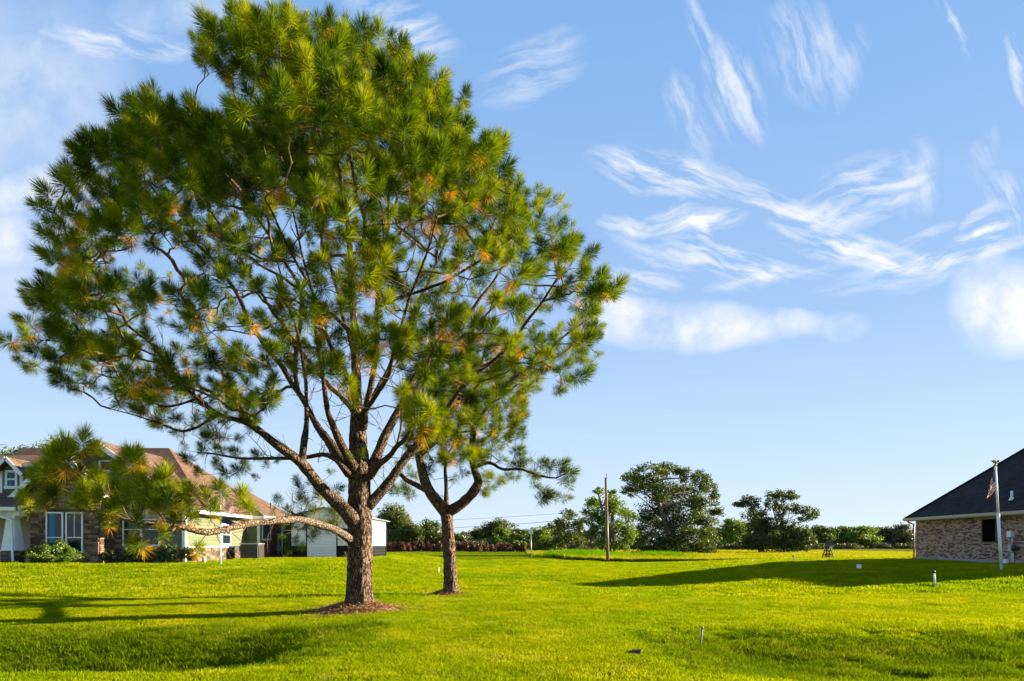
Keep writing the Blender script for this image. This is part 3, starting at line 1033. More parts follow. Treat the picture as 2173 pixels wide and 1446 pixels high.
def crown_points(poly, Y, cx, n, depth, shell_px, rng, density, dmin, pre=(), inset=9):
    xs_ = [p[0] for p in poly]; ys_ = [p[1] for p in poly]
    px = rng.uniform(min(xs_), max(xs_), n)
    py = rng.uniform(min(ys_), max(ys_), n)
    k = poly_inside(px, py, poly)
    px, py = px[k], py[k]
    bd = poly_dist(px, py, poly)
    k = bd > inset
    px, py, bd = px[k], py[k], bd[k]
    wv = np.clip(bd / shell_px, 0, 1)
    ext = depth * np.sqrt(1 - (1 - wv) ** 2) + 0.25
    u = rng.uniform(-1, 1, len(px))
    shell = rng.uniform(0, 1, len(px)) < 0.72
    u = np.where(shell, np.sign(u) * np.abs(u) ** 0.22, u)
    d = u * ext
    k = rng.uniform(0, 1, len(px)) < density(px, py, u, bd)
    px, py, d, u, bd = px[k], py[k], d[k], u[k], bd[k]
    Yd = Y + d
    P = np.stack([(px - CX) / FPX * Yd, Yd, EYE + (HY - py) / FPX * Yd], -1)
    keep = spaced(P, dmin, pre)
    return P[keep], px[keep], py[keep], d[keep], bd[keep]


def dens1(px, py, u, bd):
    q = np.clip(0.92 - S(py, 300, 600) * 0.66, 0, 1)
    q = q * np.clip(0.62 + 0.3 * (1 - S(py, 260, 420)) + 2.4 * vnoise(px / 85.0 + 3.7 * np.sign(u), py / 70.0, 12), 0.12, 1.1)
    q = np.where(bd < 118, np.maximum(q, 0.72 - 0.40 * S(py, 700, 860)), q)
    # the underside is open in front, leaves hang mostly at the back and rim
    q = q * np.where((u < 0) & (py > 480) & (bd > 100), 0.55, 1.0)
    for gx, gy, ax, ay, s in ((700, 690, 60, 55, .9), (640, 900, 70, 80, .9), (800, 850, 50, 110, .8), (470, 740, 110, 60, .5), (1180, 690, 60, 45, .7), (450, 560, 60, 50, .55), (790, 440, 30, 45, .9),
                              (250, 830, 110, 40, .6), (560, 860, 120, 70, .6), (1000, 800, 120, 50, .45), (860, 700, 50, 80, .5), (930, 560, 60, 30, .4)):
        q = q * (1 - s * np.exp(-(((px - gx) / ax) ** 2 + ((py - gy) / ay) ** 2)))
    return q


FRONT1 = [(140, 985, 1.15, 3), (115, 1022, 1.0, 3), (205, 962, .9, 1), (283, 975, .95, 3), (205, 1025, .9, 1), (288, 1022, .95, 1), (255, 1050, 1.05, 1), (357, 1022, 1.0, 1), (312, 1062, .9, 4), (360, 1062, .95, 4),
          (120, 1050, .8, 1), (160, 1072, .85, 0), (92, 1068, .8, 0), (238, 1082, .85, 4), (335, 1088, .85, 3), (400, 1072, .85, 4), (346, 1132, .7, 5), (297, 1160, .9, 3), (292, 1110, .8, 4), (420, 1168, .75, 3),
          (512, 1062, .95, 1), (528, 1082, .9, 1), (440, 1062, .85, 1), (470, 1042, .85, 0), (455, 1088, .8, 4), (372, 1100, .7, 3), (412, 1098, .7, 3), (228, 1108, .75, 4), (170, 1010, .9, 1), (250, 1000, .85, 1),
          (95, 1000, .8, 0), (180, 1045, .85, 0), (330, 1040, .85, 1), (60, 1075, .7, 0), (150, 960, .8, 1), (125, 960, .9, 1), (270, 1075, .8, 1), (215, 1060, .8, 1), (300, 1000, .8, 1), (390, 1045, .8, 1)]
EXTRA1 = [(770, 745, -4.4, 1.0, 3), (790, 770, -4.2, .9, 3), (712, 800, -4.0, 1.05, 3), (738, 822, -3.9, .9, 3), (690, 785, -4.0, .9, 1), (750, 850, -3.6, .8, 1), (720, 775, -4, .9, 1),
          (888, 905, -4.4, 1.05, 3), (915, 880, -4.3, 1.0, 1), (870, 870, -4.0, .95, 1), (940, 915, -4.0, .8, 4), (855, 830, -3.6, .9, 1), (895, 865, -4.2, .9, 1), (905, 925, -4.2, .9, 3),
          (775, 590, -4.6, 1.15, 3), (745, 585, -4.3, 1.0, 1), (735, 470, -4.6, 1.2, 1), (722, 505, -4.5, 1.1, 3), (690, 395, -4.5, 1.1, 1), (700, 440, -4.4, 1.05, 1), (810, 570, -4.4, .95, 1), (795, 610, -4.3, .95, 3),
          (590, 1062, 4.3, .9, 0), (640, 1042, 4.0, 1, 0), (682, 1062, 3.4, 1, 1), (702, 1092, 2.8, 1, 1), (642, 1090, 3.8, 1, 0), (622, 1118, 4.0, .9, 0), (682, 1112, 3, .9, 1), (602, 1145, 4.2, .8, 0), (660, 1140, 3.4, .8, 0),
          (655, 1065, 3.8, 1.0, 1), (610, 1085, 4.2, .9, 4), (720, 1070, 2.6, .9, 0), (660, 1025, 3.6, .9, 0), (625, 1150, 4.0, .8, 0), (700, 1125, 2.8, .8, 0),
          (430, 955, .1, .75, 0), (400, 975, .1, .75, 0), (460, 985, .1, .75, 1), (500, 960, 0, .8, 0), (520, 990, 0, .75, 1), (545, 965, -.1, .75, 0), (480, 1005, .1, .7, 0), (420, 1000, .1, .7, 0), (390, 945, .2, .7, 5), (565, 985, -.1, .7, 5), (440, 930, .1, .75, 0), (590, 975, -.2, .65, 5), (540, 1010, 0, .65, 5), (470, 955, 0.2, .75, 1), (505, 1000, .2, .7, 0),
          (632, 1068, 4.0, 1.0, 1), (668, 1085, 3.4, 1.0, 1), (690, 1040, 3.2, 1.0, 0), (715, 1105, 2.6, .9, 1), (600, 1110, 4.3, .9, 0), (650, 1120, 3.6, .9, 0), (715, 1040, 2.8, .9, 0), (672, 1130, 3.2, .8, 0), (580, 1085, 4.5, .8, 5), (630, 1018, 3.9, .8, 0), (735, 1090, 2.2, .8, 1), (640, 1160, 3.8, .7, 0), (610, 1168, 4.1, .7, 0),
          (1215, 700, .2, .9, 1), (845, 1040, -.2, .7, 5), (770, 960, -.9, .6, 5), (740, 965, -.8, .6, 5), (700, 1000, -.6, .6, 5)]


def tuft_dir(P, C, rng, upb=0.55, j=0.22):
    v = P - C
    v = v / (np.linalg.norm(v) + 1e-6)
    v = v * (1 - upb) + np.array((0, 0, 1.0)) * upb + rng.normal(0, j, 3)
    return Vector(v).normalized()


rq = np.random.default_rng(11)
C1 = np.array(W(762, 760, Y1))
att1 = []
pre = []
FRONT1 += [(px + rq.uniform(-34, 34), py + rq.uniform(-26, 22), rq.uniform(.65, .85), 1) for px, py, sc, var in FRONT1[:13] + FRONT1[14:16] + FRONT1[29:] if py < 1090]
for px, py, sc, var in FRONT1:
    D = 12.1 + rq.uniform(-0.7, 0.7)
    p = W(px, py, D)
    pre.append(tuple(p))
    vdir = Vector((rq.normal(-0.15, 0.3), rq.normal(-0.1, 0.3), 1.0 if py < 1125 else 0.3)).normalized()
    att1.append((p, vdir, 7 if var == 3 else (4 if var == 4 else 6), sc * 0.84))  # low front limb: sunlight painted in with the brighter tufts
for px, py, dd, sc, var in EXTRA1:
    p = W(px, py, Y1 + dd)
    pre.append(tuple(p))
    att1.append((p, tuft_dir(np.array(p), C1, rq, 0.6), {3: 7, 1: 6}.get(var, var) if (dd < -3 or dd > 2) else var, sc * 0.85))  # front and rear clusters get the brighter tufts as painted sunlight
P, ppx, ppy, pd_, pbd = crown_points(POLY1, Y1, 763, 8000, 5.4, 330, rq, dens1, 1.0, [], 58)
cand, info = [], []
for p, a, b, bd in zip(P, ppx, ppy, pbd):
    out = p - C1
    out = out / (np.linalg.norm(out) + 1e-6)
    rl = rq.uniform(0.50, 0.92) if bd > 60 else rq.uniform(0.36, 0.58)
    m_ = int((17 if b < 560 else 12) * (rl / 0.7) ** 2 + 5)
    for q in range(m_ * 2):
        d = rq.normal(0, 1, 3)
        d /= np.linalg.norm(d)
        if np.dot(d, out) * 0.7 + d[2] * 0.6 < -0.12:
            continue
        o_ = d * rl * rq.uniform(0.7, 1.05) * np.array((1.15, 1.1, 0.72))
        cand.append(p + o_)
        info.append((b, bd, d * 0.75 + out * 0.35 + np.array((0, 0, 0.55)) + rq.normal(0, 0.15, 3)))
cand = np.array(cand)
for i in spaced(cand, 0.31, pre):
    b, bd, dv = info[i]
    if b < 420:
        var = rq.choice([0, 1, 2, 3, 4], p=[.32, .32, .29, .02, .05])
        sc = rq.uniform(0.52, 0.90)
    else:
        var = rq.choice([0, 1, 2, 3, 4, 5], p=[.26, .24, .18, .10, .12, .10])
        sc = rq.uniform(0.46, 0.82)
    att1.append((Vector(cand[i]), Vector(dv).normalized(), int(var), float(sc)))
print('pine tufts', len(att1))
pine('pine_tree', Y1, 763, TR1, L1, att1, 'large spreading pine with thick furrowed trunk and a big domed crown', M['bark'], seed=3)

# ---- the smaller forked pine
Y2 = 21.4
TR2 = [(957, 1266, 0, 16.5), (956, 1230, 0, 15.5), (953, 1170, 0, 14.5), (950, 1120, 0, 14), (948, 1094, 0, 15), (947, 1078, 0, 11)]
L2 = [
    [(945, 1085, 0, 13), (925, 1062, -.1, 12.5), (907, 1035, -.2, 12), (897, 1005, -.2, 11), (890, 975, -.2, 9.5), (888, 945, -.1, 9), (895, 910, 0, 8), (905, 860, .3, 7), (920, 800, .6, 5.5), (930, 740, .9, 4)],
    [(935, 1070, .2, 9), (915, 1050, .8, 8), (890, 1032, 1.3, 7), (862, 1018, 1.7, 5.5), (845, 1002, 1.9, 4)],
    [(954, 1085, 0, 11), (980, 1070, 0, 11.5), (1003, 1045, 0, 11.5), (1016, 1022, .1, 11), (1010, 1000, .1, 9), (1003, 970, .2, 7.5), (1005, 920, .4, 7), (1008, 850, .7, 6), (1020, 780, 1, 4.5), (1035, 720, 1.2, 3)],
    [(947, 1080, .1, 6), (946, 1030, .1, 4.5), (945, 1000, .1, 4), (945, 968, .1, 2)],
    [(1012, 990, .1, 4), (1040, 982, -.3, 3.8), (1068, 995, -.6, 3.4), (1110, 998, -.9, 3), (1150, 1008, -1.1, 2.6), (1180, 1015, -1.2, 2), (1200, 1005, -1.2, 1.4)],
    [(1006, 900, .4, 5), (1040, 860, 0, 4), (1080, 830, -.4, 3), (1120, 800, -.7, 2)],
    [(1004, 940, .3, 4), (1035, 930, 1, 3.4), (1070, 905, 1.8, 2.4)],
    [(892, 965, -.1, 5), (930, 935, -.6, 4), (965, 920, -1, 3), (1000, 915, -1.2, 2)],
]
POLY2 = [(860, 830), (900, 770), (980, 715), (1060, 715), (1110, 745), (1130, 820), (1120, 870), (1095, 930), (1085, 960), (1060, 965), (1000, 1000), (930, 985), (870, 970), (845, 920)]
MAN2 = [(1150, 985, -1.1), (1165, 1000, -1.2), (1190, 990, -1.2), (1205, 1005, -1.2), (1195, 1020, -1.2), (1210, 1030, -1.2), (1150, 1040, -1.1), (1135, 1030, -1.1), (1180, 1055, -1.2), (1200, 1058, -1.2), (1150, 1060, -1.1),
        (1120, 980, -.9), (1100, 990, -.8), (1085, 985, -.7), (1065, 975, -.6), (1110, 965, -.9), (1095, 1015, -.8), (1060, 1020, -.4), (1040, 1035, -.2), (1025, 1040, 0), (1010, 985, -.2), (990, 970, -.1), (975, 985, -.1), (1000, 960, 0),
        (870, 1000, 1.8), (855, 1030, 1.9), (845, 985, 1.9), (880, 1010, 1.4), (835, 1040, 2), (870, 1050, 1.6), (920, 980, -.4), (910, 1000, -.2), (965, 1015, .2), (985, 1005, .1), (1080, 1010, -.6), (1130, 1005, -1), (1095, 960, -.8), (1085, 905, 0), (1105, 925, 0), (1075, 935, 0), (1190, 1000, -1.2), (1170, 985, -1.2), (1160, 1050, -1.1), (1030, 1015, 0)]
C2 = np.array(W(965, 1000, Y2))
att2, pre = [], []
for px, py, dd in MAN2:
    p = W(px, py, Y2 + dd)
    pre.append(tuple(p))
    att2.append((p, tuft_dir(np.array(p), C2, rq, 0.3, 0.3), int(rq.choice([5, 0, 2, 5])), rq.uniform(0.75, 1.0)))
P, ppx, ppy, pd_, pbd = crown_points(POLY2, Y2, 965, 9000, 2.6, 160, rq, lambda a, b, u, bd: np.full(len(a), 0.7), 0.56, pre)
for p in P:
    att2.append((Vector(p), tuft_dir(p, C2, rq, 0.4, 0.3), int(rq.choice([5, 0, 4, 2, 3], p=[.4, .2, .15, .15, .1])), rq.uniform(0.8, 1.05)))
print('pine2 tufts', len(att2))
pine('pine_tree', Y2, 957, TR2, L2, att2, 'smaller pine forking low into two limbs round a dead spike', M['bark2'], seed=4, tscale=1.0)


# ---- fallen needles mounded at the two trunks
def straw_mound(px, Y, rx, ry, h, n, label, seed):
    rng = np.random.default_rng(seed)
    bx = (px - CX) / FPX * Y
    bz = gz(bx, Y)
    root = thing('pine_straw_mound', (bx, Y, bz), label, 'mound')
    vs, fs = [(bx, Y, bz + h)], []
    nr, na = 7, 40
    for i in range(1, nr + 1):
        for a in range(na):
            th = 2 * math.pi * a / na
            rr = i / nr * (1 + 0.22 * mnoise.noise((math.cos(th) * 1.7 + seed, math.sin(th) * 1.7, 0)))
            x_, y_ = bx + rx * rr * math.cos(th), Y + ry * rr * math.sin(th)
            f = max(0, 1 - i / nr)
            vs.append((x_, y_, gz(x_, y_) + h * (f * f * (3 - 2 * f)) + 0.03 * mnoise.noise((x_ * 6, y_ * 6, 1)) * (i < nr) - (0.02 if i == nr else 0)))
    for a in range(na):
        fs.append((0, 1 + a, 1 + (a + 1) % na))
    mb = MB().add(vs, fs, 0.3, True)
    f2 = [(1 + i * na + a, 1 + (i + 1) * na + a, 1 + (i + 1) * na + (a + 1) % na, 1 + i * na + (a + 1) % na) for i in range(nr - 1) for a in range(na)]
    mb.f += f2; mb.t += [0.25] * len(f2); mb.s += [True] * len(f2)
    mb.build('soil', M['straw'], root)
    a = rng.uniform(0, 2 * np.pi, n)
    r = np.abs(rng.normal(0, 0.55, n))
    x_, y_ = bx + rx * r * np.cos(a), Y + ry * r * np.sin(a)
    f = np.clip(1 - r, 0, 1)
    z_ = ground(x_, y_) + h * (f * f * (3 - 2 * f)) + rng.uniform(0.0, 0.05, n)
    d = rng.normal(0, 1, (n, 3)); d[:, 2] *= 0.35
    d /= np.linalg.norm(d, axis=1)[:, None]
    L = rng.uniform(0.08, 0.22, n)
    sd = np.cross(d, rng.normal(0, 1, (n, 3))); sd /= np.linalg.norm(sd, axis=1)[:, None]
    p = np.stack([x_, y_, z_], -1)
    V = np.stack([p - d * L[:, None] / 2 + sd * 0.004, p + d * L[:, None] / 2, p - d * L[:, None] / 2 - sd * 0.004], 1).reshape(-1, 3)
    link('fallen_needles', mesh_np('fallen_needles', V, np.arange(3 * n).reshape(-1, 3), M['straw'], rng.uniform(0, 1, n)), root, kind='stuff')


straw_mound(760, Y1, 1.25, 1.05, 0.20, 14000, 'wide ring of orange fallen needles round the thick pine trunk', 1)
straw_mound(950, Y2, 0.70, 0.6, 0.16, 4000, 'small grassy mound of fallen needles under the forked pine', 2)

# ------------------------------------------------------------------ more materials
M['white'] = plain('white_paint', (0.74, 0.75, 0.76), 0.55, 0.05, 4, spec=0.3)
M['cream_trim'] = plain('tan_fascia', (0.42, 0.36, 0.27), 0.6, 0.08, 4)
M['siding'] = toned('green_siding', [(0.0, (0.112, 0.128, 0.072)), (1.0, (0.138, 0.156, 0.090))], rough=0.6, var=0.06, bump=0.0)
M['mortar'] = plain('mortar', (0.42, 0.36, 0.31), 0.9, 0.2, 20, bump=0.3)
M['dark_mortar'] = plain('dark_mortar', (0.05, 0.04, 0.032), 0.95, 0.2, 20, bump=0.3)
M['stone'] = toned('ledge_stone', [(0.0, (0.055, 0.036, 0.026)), (0.45, (0.125, 0.082, 0.058)), (0.8, (0.20, 0.135, 0.09)), (1.0, (0.32, 0.23, 0.15))], var=0.3, bump=0.6)
M['brick'] = toned('blended_brick', [(0.0, (0.060, 0.045, 0.040)), (0.26, (0.095, 0.062, 0.050)), (0.34, (0.25, 0.150, 0.110)), (0.7, (0.36, 0.225, 0.165)), (1.0, (0.46, 0.33, 0.25))], var=0.2, bump=0.4)
M['red_brick'] = toned('red_brick', [(0.0, (0.11, 0.045, 0.030)), (0.5, (0.17, 0.070, 0.042)), (1.0, (0.23, 0.105, 0.062))], var=0.2, bump=0.4)
M['concrete'] = plain('concrete', (0.30, 0.29, 0.27), 0.9, 0.15, 6, bump=0.3)
M['dark_metal'] = plain('dark_metal', (0.045, 0.045, 0.048), 0.5, 0.15, 6)
M['grey_metal'] = plain('galvanised', (0.34, 0.36, 0.38), 0.42, 0.15, 12, metal=0.6)
M['black_metal'] = plain('black_wainscot', (0.008, 0.008, 0.009), 0.55, 0.1, 3, spec=0.15)
M['brown_metal'] = plain('brown_downspout', (0.14, 0.09, 0.065), 0.5, 0.1, 3)
M['condenser'] = plain('condenser_grey', (0.07, 0.066, 0.062), 0.55, 0.12, 8)
M['pole_wood'] = plain('weathered_pole', (0.21, 0.13, 0.085), 0.9, 0.35, 3, bump=0.4, stretch=(6, 6, 0.4))
M['grey_wood'] = plain('grey_timber', (0.026, 0.027, 0.028), 0.8, 0.3, 6, stretch=(1, 1, 3))
M['pipe_white'] = plain('white_plastic', (0.72, 0.73, 0.74), 0.45, 0.06, 8)
M['stake'] = plain('dull_galvanised', (0.17, 0.18, 0.17), 0.7, 0.2, 12)
M['gold'] = plain('gold_eagle', (0.32, 0.21, 0.08), 0.4, 0.1, 8, metal=0.5)
M['wire'] = plain('power_cable', (0.06, 0.065, 0.07), 0.6, 0.05, 1)
M['curtain'] = plain('blue_curtain', (0.05, 0.20, 0.38), 0.8, 0.25, 6, stretch=(4, 4, 0.5))
M['terracotta'] = plain('clay_pipe', (0.33, 0.16, 0.09), 0.8, 0.2, 10, bump=0.3)
M['soil'] = plain('bare_soil', (0.055, 0.038, 0.028), 0.95, 0.3, 10, bump=0.6)


def glass_mat():
    m, t = new_mat('window_glass')
    b = t.n('ShaderNodeBsdfPrincipled', i_Roughness=0.06)
    b.inputs['Base Color'].default_value = (0.010, 0.020, 0.024, 1)
    b.inputs['Specular IOR Level'].default_value = 0.4
    t.n('ShaderNodeOutputMaterial', i_Surface=b.outputs[0])
    return m


def shingle_mat(name, c0, c1, c2):
    m, t = new_mat(name)
    co = t.n('ShaderNodeNewGeometry').outputs['Position']
    sp = t.n('ShaderNodeSeparateXYZ', i_0=co)
    along = t.math('ADD', sp.outputs[0], sp.outputs[1])
    row = t.math('MULTIPLY', sp.outputs[2], 1.0)
    v = t.n('ShaderNodeCombineXYZ', i_0=along, i_1=row).outputs[0]
    br = t.n('ShaderNodeTexBrick', i_Vector=v, i_Scale=1.0)
    br.offset = 0.37
    br.inputs['Color1'].default_value = (*c1, 1)
    br.inputs['Color2'].default_value = (*c2, 1)
    br.inputs['Mortar'].default_value = (*c0, 1)
    br.inputs['Mortar Size'].default_value = 0.012
    br.inputs['Brick Width'].default_value = 0.32
    br.inputs['Row Height'].default_value = 0.095
    nz = t.noise(co, 1.2, 5, 0.6).outputs['Fac']
    f = t.maprange(nz, 0.3, 0.7, 0.75, 1.2)
    c = t.mix(1.0, br.outputs['Color'], t.n('ShaderNodeCombineColor', i_0=f, i_1=f, i_2=f).outputs[0], 'MULTIPLY')
    b = t.n('ShaderNodeBsdfPrincipled', i_Roughness=0.95)
    b.inputs['Specular IOR Level'].default_value = 0.1
    t.put(b.inputs['Base Color'], c)
    bn = t.n('ShaderNodeBump', i_Strength=0.6, i_Distance=0.02, i_Height=br.outputs['Fac'])
    bn.invert = True
    t.put(b.inputs['Normal'], bn.outputs[0])
    t.n('ShaderNodeOutputMaterial', i_Surface=b.outputs[0])
    return m


def flag_mat():
    m, t = new_mat('flag_cloth')
    uvn = t.n('ShaderNodeUVMap')
    sp = t.n('ShaderNodeSeparateXYZ', i_0=uvn.outputs[0])
    u_, v_ = sp.outputs[0], sp.outputs[1]
    odd = t.math('MODULO', t.math('FLOOR', t.math('MULTIPLY', v_, 13.0)), 2.0)
    stripe = t.mix(odd, (0.50, 0.018, 0.022), (0.78, 0.76, 0.74))
    can = t.math('MULTIPLY', t.math('LESS_THAN', u_, 0.4), t.math('GREATER_THAN', v_, 6 / 13))
    su = t.math('SUBTRACT', t.math('FRACT', t.math('MULTIPLY', u_, 15.0)), 0.5)
    sv = t.math('SUBTRACT', t.math('FRACT', t.math('MULTIPLY', v_, 11.0)), 0.5)
    rr = t.math('ADD', t.math('MULTIPLY', su, su), t.math('MULTIPLY', sv, sv))
    star = t.math('LESS_THAN', rr, 0.04)
    blue = t.mix(star, (0.012, 0.030, 0.125), (0.75, 0.75, 0.75))
    c = t.mix(can, stripe, blue)
    d = t.n('ShaderNodeBsdfDiffuse', i_Color=c)
    tl = t.n('ShaderNodeBsdfTranslucent', i_Color=c)
    mx = t.n('ShaderNodeMixShader', i_0=0.3, i_1=d.outputs[0], i_2=tl.outputs[0])
    t.n('ShaderNodeOutputMaterial', i_Surface=mx.outputs[0])
    return m


M['glass'] = glass_mat()
M['flag'] = flag_mat()
M['navy'] = plain('navy_cloth', (0.02, 0.035, 0.12), 0.8, 0.1, 4)
M['roof_brown'] = shingle_mat('brown_shingle', (0.052, 0.032, 0.022), (0.125, 0.074, 0.049), (0.170, 0.103, 0.069))
M['roof_dark'] = shingle_mat('charcoal_shingle', (0.012, 0.012, 0.013), (0.028, 0.027, 0.029), (0.042, 0.040, 0.042))
M['roof_grey'] = plain('grey_roof', (0.22, 0.25, 0.28), 0.5, 0.08, 2)
M['far_roof'] = plain('weathered_grey_roof', (0.07, 0.075, 0.08), 0.8, 0.1, 2)
M['screen'] = plain('solar_screen', (0.004, 0.0045, 0.005), 0.9, 0.1, 30, spec=0.0)

LEAF = {
    'oak': leafy('oak_leaves', [(0, (0.018, 0.040, 0.004)), (0.5, (0.062, 0.092, 0.007)), (0.85, (0.130, 0.150, 0.014)), (1, (0.20, 0.18, 0.04))], 0.4, (1.2, 1.15, 0.5), 0.03),
    'light': leafy('light_leaves', [(0, (0.045, 0.095, 0.003)), (0.5, (0.115, 0.180, 0.004)), (1, (0.22, 0.26, 0.010))], 0.42, (1.2, 1.2, 0.5), 0.03),
    'yellow': leafy('yellowish_leaves', [(0, (0.045, 0.070, 0.012)), (0.5, (0.105, 0.130, 0.020)), (1, (0.19, 0.18, 0.04))], 0.4, (1.2, 1.15, 0.5), 0.03),
    'grey': leafy('olive_leaves', [(0, (0.040, 0.048, 0.020)), (0.5, (0.085, 0.090, 0.038)), (1, (0.18, 0.155, 0.075))], 0.3, (1.1, 1.05, 0.6), 0.03),
    'red': leafy('reddish_leaves', [(0, (0.040, 0.018, 0.010)), (0.5, (0.095, 0.038, 0.018)), (1, (0.19, 0.065, 0.030))], 0.3, (1.2, 0.9, 0.6), 0.03),
    'shrub': leafy('shrub_leaves', [(0, (0.034, 0.075, 0.004)), (0.5, (0.10, 0.165, 0.006)), (1, (0.20, 0.25, 0.012))], 0.4, (1.2, 1.2, 0.5), 0.04),
    'flower': leafy('flower_bush_leaves', [(0, (0.022, 0.045, 0.008)), (0.5, (0.055, 0.090, 0.014)), (0.93, (0.095, 0.13, 0.02)), (0.965, (0.6, 0.55, 0.62)), (1, (0.7, 0.62, 0.7))], 0.3, (1.1, 1.1, 0.7), 0.03),
}


# ------------------------------------------------------------------ windows, planks, stones, bricks
def window(parent, o, u, n, wd, ht, rail=0.5, bar=0.07, mullion=False, curtain=False, frame_mat=None, pane_mat=None, name='window'):
    """o lower-left corner on the wall face, u along, n outwards"""
    o, u, n = Vector(o), Vector(u).normalized(), Vector(n).normalized()
    up = Vector((0, 0, 1))
    fr = MB()

    def rect(a0, a1, b0, b1, d0, d1, mb):
        p = [o + u * a + up * b + n * d for a, b, d in ((a0, b0, d0), (a1, b0, d0), (a1, b0, d1), (a0, b0, d1), (a0, b1, d0), (a1, b1, d0), (a1, b1, d1), (a0, b1, d1))]
        mb.hexa(p)
    rect(-bar, 0, -bar, ht + bar, -0.02, 0.05, fr)
    rect(wd, wd + bar, -bar, ht + bar, -0.02, 0.05, fr)
    rect(0, wd, ht, ht + bar, -0.02, 0.048, fr)
    if rail:
        rect(0, wd, ht * rail - bar * .35, ht * rail + bar * .35, -0.02, 0.04, fr)
    if mullion:
        rect(wd / 2 - .015, wd / 2 + .015, ht * (rail or 0) + bar * .35, ht, -0.02, 0.03, fr)
    w_ = fr.build(name, frame_mat or M['white'], parent)
    mb = MB(); rect(-bar * 1.25, wd + bar * 1.25, -bar * 1.3, 0, -0.02, 0.075, mb)
    mb.build('sill', frame_mat or M['white'], w_)
    mb = MB(); rect(0, wd, 0, ht, -0.02, 0.012, mb)
    mb.build('pane', pane_mat or M['glass'], w_)
    if curtain:
        mb = MB()
        for k in range(5):
            a0 = wd * (0.16 + 0.07 * k)
            rect(a0, a0 + wd * 0.06, ht * 0.02, ht * 0.98, 0.012, 0.017 + 0.004 * (k % 2), mb)
        mb.build('curtain', M['curtain'], w_)
    return w_


def planks(parent, o, u, n, length, z0, z1, step=0.165, mat=None, cut=None):
    """lap siding: each plank a part; cut(z) -> (a0, a1) limits it"""
    o, u, n = Vector(o), Vector(u).normalized(), Vector(n).normalized()
    z = z0
    rr = random.Random(int(abs(o.x * 31 + z0 * 7)))
    while z < z1 - 0.03:
        a0, a1 = (0, length) if cut is None else cut(z + step / 2)
        if a1 - a0 > 0.1:
            zt = min(z + step, z1)
            p = [o + u * a + n * d + Vector((0, 0, b - o.z)) for a, d, b in ((a0, 0.006, z), (a1, 0.006, z), (a1, 0.030, z), (a0, 0.030, z), (a0, 0.004, zt), (a1, 0.004, zt), (a1, 0.012, zt), (a0, 0.012, zt))]
            MB().hexa(p, rr.random()).build('siding_plank', mat or M['siding'], parent)
        z += step


def cube_variants(name, mat, n, rng, jit):
    out = []
    for k in range(n):
        c = [(x_, y_, z_) for z_ in (0, 1) for (x_, y_) in ((0, 0), (1, 0), (1, 1), (0, 1))]
        c = [(x_ + rng.normal(0, jit) * (1 if jit else 0), y_, z_ + rng.normal(0, jit * 1.5)) for x_, y_, z_ in c]
        out.append(MB().hexa(c, (k + 0.5) / n).mesh(name, mat))
    return out


rs_ = np.random.default_rng(17)
STONES = cube_variants('stone', M['stone'], 10, rs_, 0.02)
BRICKS = cube_variants('brick', M['brick'], 12, rs_, 0.0)
RBRICKS = cube_variants('brick', M['red_brick'], 6, rs_, 0.0)


def masonry(parent, o, u, n, length, z0, z1, row, lens, variants, joint=0.012, depth=0.03, holes=(), single=300, cut=None, mat=None, bond=True, name='brick', seed=0, wts=None):
    """courses of bricks or stones over a wall face: the first `single` nearest are parts, the rest joined"""
    rng = np.random.default_rng(seed)
    o, u, n = Vector(o), Vector(u).normalized(), Vector(n).normalized()
    items = []
    z, r = z0, 0
    while z < z1 - 0.02:
        h = row if not callable(row) else row(rng)
        h = min(h, z1 - z)
        a = -(lens[0] * 0.5 if (bond and r % 2) else 0.0)
        lim = (0, length) if cut is None else cut(z + h / 2)
        while a < length:
            L = lens[0] if len(lens) == 1 else rng.uniform(*lens)
            s, e = max(a, lim[0]), min(a + L, lim[1])
            if e - s > 0.05:
                segs = [(s, e)]
                for (h0, h1, g0, g1) in holes:
                    if z + h > g0 and z < g1:
                        nw = []
                        for (p, q) in segs:
                            if q <= h0 or p >= h1:
                                nw.append((p, q))
                            else:
                                if h0 - p > 0.04: nw.append((p, h0))
                                if q - h1 > 0.04: nw.append((h1, q))
                        segs = nw
                for (p, q) in segs:
                    items.append((p + joint / 2, q - joint / 2, z + joint / 2, z + h - joint / 2, depth * rng.uniform(0.75, 1.3), int(rng.choice(len(variants), p=wts))))
            a += L
        z += h
        r += 1
    ctr = Vector((0, 0, EYE))
    items.sort(key=lambda i: (o + u * i[0] + Vector((0, 0, i[2])) - ctr).length)
    rest = MB()
    for k, (p, q, za, zb_, d, vi) in enumerate(items):
        c = o + u * p + Vector((0, 0, za - o.z)) - n * 0.01
        d += 0.01
        if k < single:
            mt = Matrix(((u.x * (q - p), -n.x * -d, 0, c.x), (u.y * (q - p), -n.y * -d, 0, c.y), (0, 0, zb_ - za, c.z), (0, 0, 0, 1)))
            link(name, variants[vi], parent, matrix=mt)
        else:
            up = Vector((0, 0, zb_ - za))
            a0, a1 = c, c + u * (q - p)
            rest.hexa([a0, a1, a1 + n * d, a0 + n * d, a0 + up, a1 + up, a1 + n * d + up, a0 + n * d + up], (vi + 0.5) / len(variants))
    if rest.v:
        rest.build(name + '_courses', variants[0].materials[0], parent, kind='stuff')


